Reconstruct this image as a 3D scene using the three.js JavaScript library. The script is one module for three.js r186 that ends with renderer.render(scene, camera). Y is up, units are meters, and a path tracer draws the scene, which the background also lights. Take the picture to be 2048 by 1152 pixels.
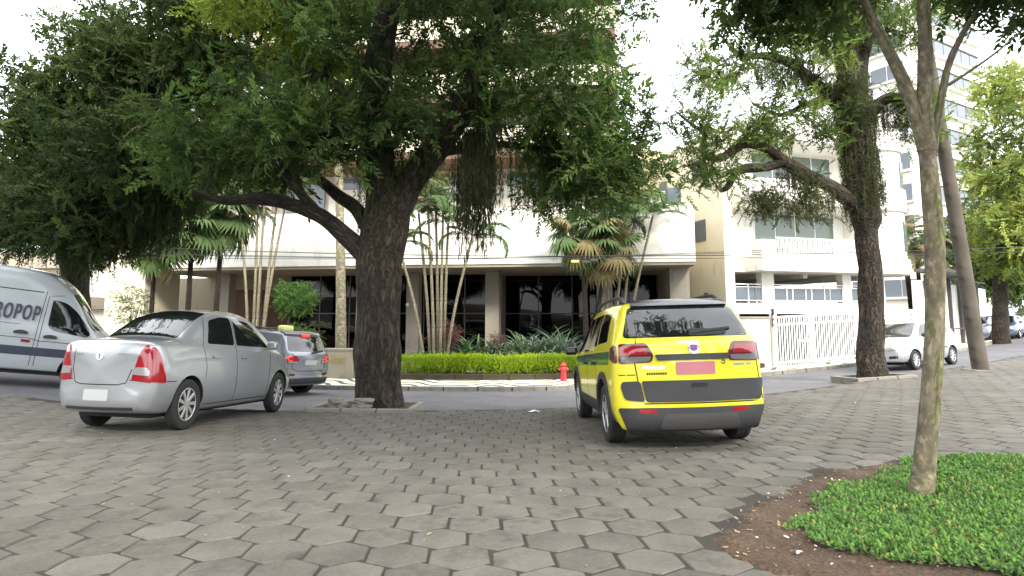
import * as THREE from 'three';
import { mergeGeometries } from 'three/addons/utils/BufferGeometryUtils.js';
import { RoundedBoxGeometry } from 'three/addons/geometries/RoundedBoxGeometry.js';
import { TessellateModifier } from 'three/addons/modifiers/TessellateModifier.js';
import { ImprovedNoise } from 'three/addons/math/ImprovedNoise.js';
import { FontLoader } from 'three/addons/loaders/FontLoader.js';
import { TextGeometry } from 'three/addons/geometries/TextGeometry.js';
import { Brush, Evaluator, SUBTRACTION } from 'three-bvh-csg';

// ---------------------------------------------------------------- camera, sky, sun, exposure
const scene = new THREE.Scene();
const camera = new THREE.PerspectiveCamera(53.2, 16 / 9, 0.05, 1500);
camera.position.set(0, 1.2, 0);
camera.rotation.set(THREE.MathUtils.degToRad(6), 0, 0);
camera.setViewOffset(2048, 1152, 0, 67, 2048, 1152);
scene.add(camera);
const renderer = new THREE.WebGLRenderer({ antialias: true });
renderer.setSize(1024, 576);
renderer.toneMapping = THREE.LinearToneMapping;
renderer.toneMappingExposure = 4.3;
renderer.shadowMap.enabled = true;

const perlin = new ImprovedNoise();
{
  const W = 512, H = 256, data = new Float32Array(W * H * 4);
  for (let j = 0; j < H; j++) for (let i = 0; i < W; i++) {
    const el = (0.5 - (j + 0.5) / H) * Math.PI, az = (i / W) * 2 * Math.PI;
    const x = Math.cos(el) * Math.cos(az), y = Math.sin(el), z = Math.cos(el) * Math.sin(az);
    let n = 0, a = 0.5, f = 2.2;
    for (let k = 0; k < 4; k++) { n += a * perlin.noise(x * f + 3, y * f * 1.8, z * f); a *= 0.5; f *= 2.1; }
    const L = (0.86 + 0.24 * Math.max(0, y)) * (1 + 0.35 * n);
    const o = ((H - 1 - j) * W + i) * 4;
    data[o] = L * 0.975; data[o + 1] = L * 1.0; data[o + 2] = L * 1.035; data[o + 3] = 1;
  }
  const sky = new THREE.DataTexture(data, W, H, THREE.RGBAFormat, THREE.FloatType);
  sky.mapping = THREE.EquirectangularReflectionMapping; sky.magFilter = THREE.LinearFilter; sky.needsUpdate = true;
  scene.background = sky; scene.environment = sky;
}
const sun = new THREE.DirectionalLight(0xfff4e2, 1.45);
sun.position.set(16, 34, 26); sun.target.position.set(0, 0, -14);
sun.castShadow = true; sun.shadow.radius = 24; sun.shadow.mapSize.set(2048, 2048);
Object.assign(sun.shadow.camera, { left: -60, right: 60, top: 60, bottom: -60, near: 1, far: 160 });
scene.add(sun, sun.target);

// ---------------------------------------------------------------- helpers
function rng(seed) { let s = seed >>> 0; return () => { s = (s + 0x6D2B79F5) | 0; let t = Math.imul(s ^ (s >>> 15), 1 | s); t = (t + Math.imul(t ^ (t >>> 7), 61 | t)) ^ t; return ((t ^ (t >>> 14)) >>> 0) / 4294967296; }; }
const lerp = (a, b, t) => a + (b - a) * t, clamp = (v, a, b) => Math.min(b, Math.max(a, v));
const V = (x, y, d) => new THREE.Vector3(x, y, -d);               // d = metres ahead of the camera
const C = (r, g, b) => new THREE.Color().setRGB(r, g, b);
const used = {};
function numbered(n) { const k = used[n] = (used[n] ?? -1) + 1; return k ? `${n}_${String(k).padStart(3, '0')}` : n; }
function tag(o, label, category, group) { o.userData.label = label; o.userData.category = category; if (group) o.userData.group = group; return o; }
function thing(name, label, category, pos = [0, 0, 0], turn = 0, group) {
  const o = new THREE.Group(); o.name = numbered(name); o.position.set(...pos); o.rotation.y = turn; scene.add(o); return tag(o, label, category, group);
}
function mesh(name, geo, mat, parent, stuff) {
  const m = new THREE.Mesh(geo, mat); m.name = parent === scene ? numbered(name) : name; m.castShadow = m.receiveShadow = true; parent.add(m);
  if (stuff) m.userData.kind = 'stuff'; return m;
}
function structure(name, geo, mat) { const m = mesh(name, geo, mat, scene); m.userData.kind = 'structure'; return m; }
function instanced(name, geo, mat, mats, colors, parent) {
  const m = new THREE.InstancedMesh(geo, mat, mats.length); m.name = parent === scene ? numbered(name) : name;
  for (let i = 0; i < mats.length; i++) { m.setMatrixAt(i, mats[i]); if (colors) m.setColorAt(i, colors[i]); }
  m.castShadow = m.receiveShadow = true; m.userData.kind = 'stuff'; parent.add(m); return m;
}
const clean = (g) => { const h = g.index ? g.toNonIndexed() : g; for (const k of Object.keys(h.attributes)) if (!['position', 'normal', 'uv'].includes(k)) h.deleteAttribute(k);
  if (!h.attributes.uv) h.setAttribute('uv', new THREE.Float32BufferAttribute(new Float32Array(h.attributes.position.count * 2), 2)); return h; };
const merge = (list) => mergeGeometries(list.map(clean), false);
function boxUV(g) { // metres, by the dominant axis
  g = g.index ? g.toNonIndexed() : g; const p = g.attributes.position, n = g.attributes.normal, uv = new Float32Array(p.count * 2);
  for (let i = 0; i < p.count; i++) { const ax = Math.abs(n.getX(i)), ay = Math.abs(n.getY(i)), az = Math.abs(n.getZ(i));
    const [u, v] = ay > ax && ay > az ? [p.getX(i), p.getZ(i)] : ax > az ? [p.getZ(i), p.getY(i)] : [p.getX(i), p.getY(i)]; uv[2 * i] = u; uv[2 * i + 1] = v; }
  g.setAttribute('uv', new THREE.BufferAttribute(uv, 2)); return g;
}
function bx(x0, x1, y0, y1, z0, z1, r = 0) { // box by its bounds
  const w = x1 - x0, h = y1 - y0, d = z1 - z0; const g = r ? new RoundedBoxGeometry(w, h, d, 2, Math.min(r, w / 2.1, h / 2.1, d / 2.1)) : new THREE.BoxGeometry(w, h, d);
  g.translate((x0 + x1) / 2, (y0 + y1) / 2, (z0 + z1) / 2); return boxUV(g);
}
function bar(a, b, r, seg = 6, r2 = r) { const dir = b.clone().sub(a), g = new THREE.CylinderGeometry(r2, r, dir.length(), seg); g.translate(0, dir.length() / 2, 0);
  g.applyQuaternion(new THREE.Quaternion().setFromUnitVectors(new THREE.Vector3(0, 1, 0), dir.normalize())); g.translate(a.x, a.y, a.z); return g; }

// the lie of the land: the square falls gently to the street and rises to both sides
function G(x, d) {
  const dd = d > 38 ? 38 + 8 * (1 - Math.exp(-(d - 38) / 8)) : Math.max(d, -12), xx = x > 45 ? 45 : x < -30 ? -30 : x;
  const c = xx > 0 ? 0.065 : 0.022;
  return -0.0554 * dd + c * (Math.sqrt(xx * xx + 16) - 4) + 0.055 * ((-xx - 8) + Math.sqrt((xx + 8) ** 2 + 1));
}
function normalG(x, d) { const e = 0.4; return new THREE.Vector3(-(G(x + e, d) - G(x - e, d)) / (2 * e), 1, (G(x, d + e) - G(x, d - e)) / (2 * e)).normalize(); }

// tileable noise for textures
function tnoise(seed) {
  const r = rng(seed), P = 256, tab = new Float32Array(P * P); for (let i = 0; i < tab.length; i++) tab[i] = r();
  const at = (x, y, p) => tab[(((y % p) + p) % p) * P + (((x % p) + p) % p)];
  const one = (u, v, p) => { const x = u * p, y = v * p, i = Math.floor(x), j = Math.floor(y), a = x - i, b = y - j, s = a * a * (3 - 2 * a), t = b * b * (3 - 2 * b);
    return lerp(lerp(at(i, j, p), at(i + 1, j, p), s), lerp(at(i, j + 1, p), at(i + 1, j + 1, p), s), t); };
  return (u, v, p0 = 4, oct = 5) => { let s = 0, a = 0.5, n = 0, p = p0; for (let k = 0; k < oct && p <= 256; k++) { s += a * one(u, v, p); n += a; a *= 0.55; p *= 2; } return s / n; };
}
function texture(size, fn, srgb = true, rep = 1) {
  const d = new Uint8Array(size * size * 4);
  for (let j = 0; j < size; j++) for (let i = 0; i < size; i++) { const c = fn(i / size, j / size), o = (j * size + i) * 4; for (let k = 0; k < 3; k++) d[o + k] = clamp((Array.isArray(c) ? c[k] : c) * 255, 0, 255); d[o + 3] = 255; }
  const t = new THREE.DataTexture(d, size, size); t.wrapS = t.wrapT = THREE.RepeatWrapping; t.magFilter = THREE.LinearFilter; t.minFilter = THREE.LinearMipmapLinearFilter; t.generateMipmaps = true;
  if (srgb) t.colorSpace = THREE.SRGBColorSpace; t.repeat.set(rep, rep); t.needsUpdate = true; return t;
}
const N1 = tnoise(11), N2 = tnoise(23), N3 = tnoise(37);
const concreteMap = texture(512, (u, v) => { const n = N1(u, v, 4, 6), s = N2(u, v, 64, 3), st = N3(u, v, 6, 4); let k = 0.72 + 0.28 * n + 0.16 * (s - 0.5); if (st > 0.62) k -= (st - 0.62) * 0.9; if (s > 0.74) k -= 0.12; return [k, k * 0.985, k * 0.95]; }, true, 0.8);
const grain = texture(256, (u, v) => N2(u, v, 32, 4), false, 1.5);
const asphaltMap = texture(512, (u, v) => { const n = N1(u, v, 3, 5), s = N2(u, v, 128, 2); const k = 0.62 + 0.25 * n + 0.3 * (s - 0.5); return [k, k, k * 1.02]; }, true, 0.35);
const stuccoMap = texture(512, (u, v) => { const n = N1(u, v, 3, 6), s = N3(u, v * 0.25, 24, 3); const k = 0.9 + 0.1 * n - Math.max(0, s - 0.6) * 0.35; return [k, k * 0.99, k * 0.965]; }, true, 0.16);
const barkF = (u, v) => { const w = u + 0.05 * N2(u, v, 5, 3); const a = N1(w, v * 0.4, 14, 3), b = N2(w, v * 0.7, 30, 3); const ridge = Math.abs(2 * a - 1) * 1.5 + 0.5 * b; return clamp(ridge, 0, 1.2) / 1.2; };
const barkMap = texture(512, (u, v) => { const f = barkF(u, v), m = N3(u, v, 4, 5), l = N1(u, v, 9, 4); const k = 0.3 + 0.7 * f * (0.65 + 0.5 * m); let c = [k, k * 0.93, k * 0.84]; if (l > 0.6) { const t = Math.min(1, (l - 0.6) * 9) * 0.5; c = [lerp(c[0], 0.95, t), lerp(c[1], 0.95, t), lerp(c[2], 0.86, t)]; } return c; }, true);
const barkBump = texture(512, (u, v) => barkF(u, v), false);
const ringMap = texture(512, (u, v) => { const r = N1(u * 0.5, v, 16, 4), m = N2(u, v, 5, 5), l = N3(u, v, 18, 3); let k = 0.45 + 0.5 * r * (0.5 + m); let c = [k, k * 0.96, k * 0.86]; if (m > 0.58) c = c.map((q, i) => q * [0.78, 0.86, 0.7][i]); if (l > 0.68) c = c.map((q) => q + 0.16); return c; }, true);
const soilMap = texture(512, (u, v) => { const n = N1(u, v, 6, 6), s = N2(u, v, 100, 2), l = N3(u, v, 60, 2); let k = 0.5 + 0.5 * n + 0.4 * (s - 0.5); let c = [k, k * 0.86, k * 0.74]; if (l > 0.78) c = [0.85, 0.76, 0.6]; return c; }, true, 0.6);
const dustMap = texture(512, (u, v) => 0.72 + 0.28 * N1(u, v, 5, 5), false);
const std = (o) => new THREE.MeshStandardMaterial(o), phy = (o) => new THREE.MeshPhysicalMaterial(o);
const M = {
  joint: std({ color: C(0.036, 0.034, 0.03), map: concreteMap, roughness: 1 }),
  asphalt: std({ color: C(0.2, 0.198, 0.205), map: asphaltMap, roughness: 0.95, bumpMap: grain, bumpScale: 0.004 }),
  kerb: std({ color: C(0.3, 0.29, 0.27), map: concreteMap, roughness: 0.95, bumpMap: grain, bumpScale: 0.004 }),
  brownKerb: std({ color: C(0.075, 0.055, 0.04), map: concreteMap, roughness: 0.9 }),
  soil: std({ color: C(0.115, 0.098, 0.082), map: soilMap, roughness: 1, bumpMap: soilMap, bumpScale: 0.02 }),
  earth: std({ color: C(0.16, 0.15, 0.13), map: soilMap, roughness: 1 }),
  white: std({ color: C(0.86, 0.86, 0.845), map: stuccoMap, roughness: 0.85 }),
  whitePaint: std({ color: C(0.82, 0.83, 0.84), roughness: 0.5 }),
  cream: std({ color: C(0.66, 0.62, 0.5), map: stuccoMap, roughness: 0.9 }),
  yellowWall: std({ color: C(0.72, 0.66, 0.42), map: stuccoMap, roughness: 0.9 }),
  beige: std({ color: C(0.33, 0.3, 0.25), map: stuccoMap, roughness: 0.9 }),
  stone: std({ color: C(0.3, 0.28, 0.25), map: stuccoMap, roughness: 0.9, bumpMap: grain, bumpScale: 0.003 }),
  brownWood: std({ color: C(0.1, 0.052, 0.032), roughness: 0.7 }),
  lobbyWall: std({ color: C(0.3, 0.24, 0.19), roughness: 0.8 }),
  darkGlass: phy({ color: C(0.14, 0.115, 0.1), roughness: 0.02, transmission: 1, thickness: 0, specularIntensity: 0.5 }),
  blueGlass: phy({ color: C(0.08, 0.1, 0.12), roughness: 0.06 }),
  greenGlass: phy({ color: C(0.12, 0.16, 0.135), roughness: 0.06 }),
  blind: std({ color: C(0.36, 0.35, 0.31), roughness: 0.8 }),
  frame: std({ color: C(0.1, 0.095, 0.09), roughness: 0.5, metalness: 0.4 }),
  darkMetal: std({ color: C(0.05, 0.045, 0.045), roughness: 0.6 }),
  bark: std({ color: C(0.082, 0.072, 0.061), map: barkMap, roughness: 1, bumpMap: barkBump, bumpScale: 0.05 }),
  darkBark: std({ color: C(0.06, 0.052, 0.044), map: barkMap, roughness: 1, bumpMap: barkBump, bumpScale: 0.03 }),
  paleBark: std({ color: C(0.33, 0.31, 0.265), map: ringMap, roughness: 0.95, bumpMap: ringMap, bumpScale: 0.006 }),
  palmBark: std({ color: C(0.5, 0.48, 0.44), map: ringMap, roughness: 0.95, bumpMap: ringMap, bumpScale: 0.006 }),
  poleConcrete: std({ color: C(0.11, 0.098, 0.085), map: concreteMap, roughness: 0.95, bumpMap: grain, bumpScale: 0.003 }),
  leaf: phy({ color: C(1, 1, 1), roughness: 1, transmission: 0.42, thickness: 0, specularIntensity: 0.2 }),
  clumpLeaf: phy({ color: C(1, 1, 1), vertexColors: true, roughness: 1, transmission: 0.42, thickness: 0, specularIntensity: 0.2 }),
  frond: phy({ color: C(0.1, 0.16, 0.06), roughness: 1, transmission: 0.35, thickness: 0, specularIntensity: 0.25 }),
  frondDry: phy({ color: C(0.24, 0.2, 0.1), roughness: 1, transmission: 0.35, thickness: 0, specularIntensity: 0.3 }),
  cable: std({ color: C(0.02, 0.02, 0.02), roughness: 0.7 }),
  rubber: std({ color: C(0.018, 0.018, 0.018), roughness: 0.85 }),
  cladding: std({ color: C(0.027, 0.027, 0.031), roughness: 0.6 }),
  skid: std({ color: C(0.045, 0.044, 0.045), roughness: 0.55 }),
  seam: std({ color: C(0.015, 0.015, 0.016), roughness: 0.9 }),
  carGlass: phy({ color: C(0.008, 0.009, 0.01), roughness: 0.03, specularIntensity: 0.8, clearcoat: 0.6, clearcoatRoughness: 0.02 }),
  blackGloss: phy({ color: C(0.012, 0.012, 0.013), roughness: 0.25, clearcoat: 0.6 }),
  silver: phy({ color: C(0.33, 0.35, 0.365), metalness: 0.55, roughness: 0.41, roughnessMap: dustMap, clearcoat: 1, clearcoatRoughness: 0.06 }),
  grey: phy({ color: C(0.2, 0.215, 0.24), metalness: 0.5, roughness: 0.41, roughnessMap: dustMap, clearcoat: 1, clearcoatRoughness: 0.06 }),
  paleSilver: phy({ color: C(0.42, 0.43, 0.45), metalness: 0.45, roughness: 0.44, roughnessMap: dustMap, clearcoat: 1, clearcoatRoughness: 0.07 }),
  vanPaint: phy({ color: C(0.36, 0.395, 0.415), roughness: 0.46, roughnessMap: dustMap, clearcoat: 0.8, clearcoatRoughness: 0.1 }),
  taxiYellow: phy({ color: C(0.64, 0.58, 0.012), roughness: 0.46, roughnessMap: dustMap, clearcoat: 1, clearcoatRoughness: 0.08 }),
  taxiGreen: phy({ color: C(0.012, 0.06, 0.03), roughness: 0.4, clearcoat: 1, clearcoatRoughness: 0.06 }),
  bluePaint: phy({ color: C(0.09, 0.12, 0.17), metalness: 0.4, roughness: 0.40, roughnessMap: dustMap, clearcoat: 1, clearcoatRoughness: 0.06 }),
  rim: std({ color: C(0.55, 0.55, 0.56), metalness: 0.8, roughness: 0.35 }),
  rimDark: std({ color: C(0.02, 0.02, 0.022), roughness: 0.8 }),
  chrome: std({ color: C(0.8, 0.8, 0.82), metalness: 1, roughness: 0.18 }),
  lampRed: phy({ color: C(0.27, 0.004, 0.014), roughness: 0.12, clearcoat: 1, clearcoatRoughness: 0.03 }),
  lampDeep: phy({ color: C(0.085, 0.003, 0.01), roughness: 0.12, clearcoat: 1, clearcoatRoughness: 0.03 }),
  lampClear: phy({ color: C(0.36, 0.36, 0.37), roughness: 0.15, metalness: 0.4, clearcoat: 1 }),
  lampSmoke: phy({ color: C(0.12, 0.12, 0.125), roughness: 0.2, clearcoat: 1 }),
  brakeGlow: std({ color: C(0.5, 0.02, 0.01), emissive: C(0.55, 0.02, 0.01), roughness: 0.3 }),
  plate: std({ color: C(0.4, 0.41, 0.42), roughness: 0.5 }),
  platePink: std({ color: C(0.4, 0.14, 0.17), roughness: 0.5 }),
  navy: std({ color: C(0.028, 0.036, 0.06), roughness: 0.45 }),
  taxiLamp: std({ color: C(0.75, 0.72, 0.2), roughness: 0.4 }),
  hydrantRed: phy({ color: C(0.62, 0.014, 0.03), roughness: 0.4, clearcoat: 0.5 }),
  blueSign: std({ color: C(0.06, 0.07, 0.42), roughness: 0.5 }),
  litter: std({ color: C(0.75, 0.75, 0.74), roughness: 0.8 }),
  gold: std({ color: C(0.36, 0.29, 0.1), metalness: 0.5, roughness: 0.5 }),
};
const font = await new FontLoader().loadAsync('fonts/droid/droid_sans_bold.typeface.json');
function text(str, h, depth = 0.01) { const g = new TextGeometry(str, { font, size: h, depth, curveSegments: 4, bevelEnabled: false }); g.computeBoundingBox(); const b = g.boundingBox; g.translate(-(b.min.x + b.max.x) / 2, -(b.min.y + b.max.y) / 2, 0); return g; }

// ---------------------------------------------------------------- ground, road, pavements
const piece = (pts) => { const f = (x) => { let i = 1; while (i < pts.length - 1 && x > pts[i][0]) i++; const [a, b] = [pts[i - 1], pts[i]]; return lerp(a[1], b[1], (x - a[0]) / (b[0] - a[0])); };
  return (x) => (f(x - 1.2) + f(x - 0.6) + f(x) + f(x + 0.6) + f(x + 1.2)) / 5; };
const dNear = piece([[-45, 13.4], [-14, 11.6], [-8, 10.8], [-4, 10.6], [0.75, 11.4], [5.35, 12.5], [8.5, 14.2], [10.6, 15.4], [16.5, 19.2], [24, 25], [40, 38], [70, 62]]);
const dFar = piece([[-45, 18], [-14, 17.2], [-5.3, 16.9], [1.6, 17.3], [8.75, 19.4], [12.2, 21], [20.3, 26.3], [29, 34.2], [45, 48], [70, 70]]);
const dIn = piece([[-45, 21], [-6, 20.3], [-4, 20.4], [4, 21], [9.9, 22.2], [18.4, 26.3], [23, 30.5], [32, 39.5], [48, 54], [70, 76]]);
function strip(xs, f0, f1, n, lift) {
  const pos = [], uv = [], idx = [];
  xs.forEach((x, i) => { for (let j = 0; j <= n; j++) { const d = lerp(f0(x), f1(x), j / n); pos.push(x, G(x, d) + lift, -d); uv.push(x, d);
    if (i && j) { const a = (i - 1) * (n + 1) + j - 1, b = a + n + 1; idx.push(a, b, a + 1, b, b + 1, a + 1); } } });
  const g = new THREE.BufferGeometry(); g.setAttribute('position', new THREE.Float32BufferAttribute(pos, 3)); g.setAttribute('uv', new THREE.Float32BufferAttribute(uv, 2)); g.setIndex(idx); g.computeVertexNormals(); return g;
}
const range = (a, b, s) => { const r = []; for (let x = a; x <= b + 1e-6; x += s) r.push(x); return r; };
{
  const xs = [-400, -250, -150, -90, ...range(-60, 70, 2.5), 100, 160, 260, 400];
  structure('ground', strip(xs, () => -60, () => 700, 170, -0.35), M.earth);
  structure('road', strip(range(-45, 70, 0.5), (x) => dNear(x) - 0.3, (x) => dFar(x) + 0.2, 8, -0.075), M.asphalt);
}
// wavy black and white stone mosaic of the pavement
const mosaicMap = texture(1024, (u, v) => {
  const s = N2(u, v, 128, 2), b = N1(u, v, 4, 4), ph = v * 3 + 0.55 * Math.sin(u * Math.PI * 2 * 2) + 0.22 * Math.sin(u * Math.PI * 2 * 4 + 1.3);
  const w = ph - Math.floor(ph), dark = w < 0.36; const k = (dark ? 0.32 : 0.93) + 0.24 * (s - 0.5) + 0.1 * (b - 0.5); return [k, k * 0.99, k * (dark ? 0.88 : 0.9)];
}, true); mosaicMap.repeat.set(1 / 5.2, 1 / 3.6);
M.mosaic = std({ color: C(0.85, 0.85, 0.82), map: mosaicMap, roughness: 0.9, bumpMap: grain, bumpScale: 0.004 });
{
  structure('pavement', strip(range(-45, 70, 0.5), (x) => dFar(x) + 0.16, (x) => dIn(x) + 0.1, 6, 0.045), M.mosaic);
  // kerbstones along the pavement: each stone is a piece of the kerb
  const root = new THREE.Group(); root.name = 'kerb'; root.userData.kind = 'structure'; scene.add(root);
  for (let x = -16; x < 26; x += 1.0) {
    const a = V(x + 0.01, 0, dFar(x)), b = V(x + 0.99, 0, dFar(x + 1)); const len = a.distanceTo(b), mid = a.clone().add(b).multiplyScalar(0.5);
    const m = mesh('kerbstone', bx(-len / 2 + 0.006, len / 2 - 0.006, -0.2, 0.055, -0.08, 0.08, 0.012), M.kerb, root);
    m.position.set(mid.x, G(mid.x, -mid.z), mid.z); m.rotation.y = Math.atan2(-(b.z - a.z), b.x - a.x); m.rotation.z = Math.atan2(G(b.x, -b.z) - G(a.x, -a.z), len);
  }
}
// polygons on the square: bare soil around the slim tree, pits of the two big trees
const soilPoly = [[1.25, 3.2], [1.2, 3.75], [1.6, 4.2], [2.0, 4.65], [2.65, 5.35], [3.35, 5.55], [3.9, 5.85], [4.6, 5.8], [5.4, 5.3], [7.5, 4.6], [9, 2.6], [8, 0.8], [3.6, 1.2], [2.2, 2.4]];
const greenPoly = [[1.85, 3.4], [1.8, 3.75], [2.08, 4.28], [2.6, 4.78], [3.2, 5.2], [3.85, 5.75], [4.5, 5.75], [5.3, 5.2], [7.4, 4.5], [8.8, 2.6], [7.8, 1.0], [4, 1.4], [2.8, 2.5]];
function inside(p, x, y) { let c = false; for (let i = 0, j = p.length - 1; i < p.length; j = i++) if ((p[i][1] > y) !== (p[j][1] > y) && x < ((p[j][0] - p[i][0]) * (y - p[i][1])) / (p[j][1] - p[i][1]) + p[i][0]) c = !c; return c; }
const pits = [[-2.75, 11.25, 0.95, 0.75], [9.25, 15.0, 0.75, 0.6]];
{
  const plaza = structure('plaza_paving', strip(range(-45, 66, 0.4), () => -14, (x) => dNear(x), 60, 0.0215), M.joint);
  const R = 0.205, variants = [], r = rng(5);
  for (let k = 0; k < 10; k++) { // slightly uneven bevelled hexagonal blocks
    const top = [], low = [], mid = [];
    for (let i = 0; i < 6; i++) { const a = (i + 0.5) * Math.PI / 3 + (r() - 0.5) * 0.05, q = R * (0.946 + (r() - 0.5) * 0.045); mid.push([Math.cos(a) * q, Math.sin(a) * q]); top.push([Math.cos(a) * (q - 0.006 - r() * 0.004), Math.sin(a) * (q - 0.006 - r() * 0.004)]); }
    const pos = [], uv = [], ou = r() * 10, ov = r() * 10; const put = (x, y, z) => { pos.push(x, y, z); uv.push(x + ou, z + ov); };
    for (let i = 0; i < 6; i++) { const j = (i + 1) % 6, T = (p, y) => [p[0], y, p[1]];
      put(0, 0.031, 0); put(...T(top[j], 0.029)); put(...T(top[i], 0.029));
      put(...T(top[i], 0.029)); put(...T(top[j], 0.029)); put(...T(mid[i], 0.02)); put(...T(top[j], 0.029)); put(...T(mid[j], 0.02)); put(...T(mid[i], 0.02));
      put(...T(mid[i], 0.02)); put(...T(mid[j], 0.02)); put(...T(mid[i], -0.03)); put(...T(mid[j], 0.02)); put(...T(mid[j], -0.03)); put(...T(mid[i], -0.03)); }
    const g = new THREE.BufferGeometry(); g.setAttribute('position', new THREE.Float32BufferAttribute(pos, 3)); g.setAttribute('uv', new THREE.Float32BufferAttribute(uv, 2)); g.computeVertexNormals(); variants.push(g);
  }
  const tones = [[0.132, 0.128, 0.12], [0.142, 0.138, 0.129], [0.124, 0.121, 0.113], [0.132, 0.125, 0.114], [0.15, 0.147, 0.139], [0.116, 0.109, 0.099]];
  const mats = tones.map((c) => std({ color: C(...c), map: concreteMap, roughness: 0.93, bumpMap: grain, bumpScale: 0.0035 }));
  const fieldMat = std({ color: C(1, 1, 1), map: concreteMap, roughness: 0.93 });
  const spots = [], al = -0.07, dx = R * Math.sqrt(3), dy = R * 1.5;
  for (let j = -20; j < 136; j++) for (let i = -66; i < 118; i++) {
    const a = (i + (j & 1) * 0.5) * dx, b = j * dy, x = a * Math.cos(al) - b * Math.sin(al), d = a * Math.sin(al) + b * Math.cos(al);
    if (d < 0.5 || d > dNear(x) - 0.12 || x < -16 || x > 34 || Math.abs(x) > d * 1.05 + 3) continue;
    if (inside(soilPoly, x, d)) continue;
    if (pits.some(([px, pd, rx, rd]) => Math.abs(x - px) < rx && Math.abs(d - pd) < rd)) continue;
    spots.push([x, d, r(), r(), r(), r()]);
  }
  const inView = ([x, d]) => d > 2.95 && Math.abs(x) < d * 0.9;
  spots.sort((p, q) => (inView(q) - inView(p)) || (p[1] - q[1]));
  const m4 = new THREE.Matrix4(), q4 = new THREE.Quaternion(), up = new THREE.Vector3(0, 1, 0), fm = [], fc = [];
  spots.forEach(([x, d, r1, r2, r3, r4], i) => { 
    const n = normalG(x, d); n.x += (r1 - 0.5) * 0.012; n.z += (r2 - 0.5) * 0.012; q4.setFromUnitVectors(up, n.normalize()).multiply(new THREE.Quaternion().setFromAxisAngle(up, -al + Math.floor(r4 * 6) * Math.PI / 3));
    r2 = clamp(r2 * 0.65 + 0.18 + 0.75 * perlin.noise(x * 0.55, d * 0.7, 3.3), 0, 0.999); r2 = [1, 4, 0, 2, 3, 5][Math.floor((1 - r2) * 5.999)] / 6 + 0.02;
    const y = G(x, d) + (r3 - 0.5) * 0.005;
    if (i < 300) { const m = mesh('paver', variants[Math.floor(r1 * 10)], mats[Math.floor(r2 * 6)], plaza); m.position.set(x, y, -d); m.quaternion.copy(q4); }
    else { fm.push(new THREE.Matrix4().compose(new THREE.Vector3(x, y, -d), q4.clone(), new THREE.Vector3(1, 1, 1))); fc.push(C(...tones[Math.floor(r2 * 6)])); }
  });
  instanced('paver_field', variants[0], fieldMat, fm, fc, plaza);
  // bare soil sheet with small heaps
  const xs = range(1.0, 9.2, 0.12), g = strip(xs, () => 0.6, () => 6.1, 46, 0);
  const p = g.attributes.position; for (let i = 0; i < p.count; i++) { const x = p.getX(i), d = -p.getZ(i); p.setY(i, G(x, d) + 0.032 + (inside(soilPoly, x, d) ? 0.02 * perlin.noise(x * 3, d * 3, 1.5) + 0.01 * perlin.noise(x * 11, d * 11, 4) : -0.06)); }
  g.computeVertexNormals(); structure('bare_soil', g, M.soil);
}

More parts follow.
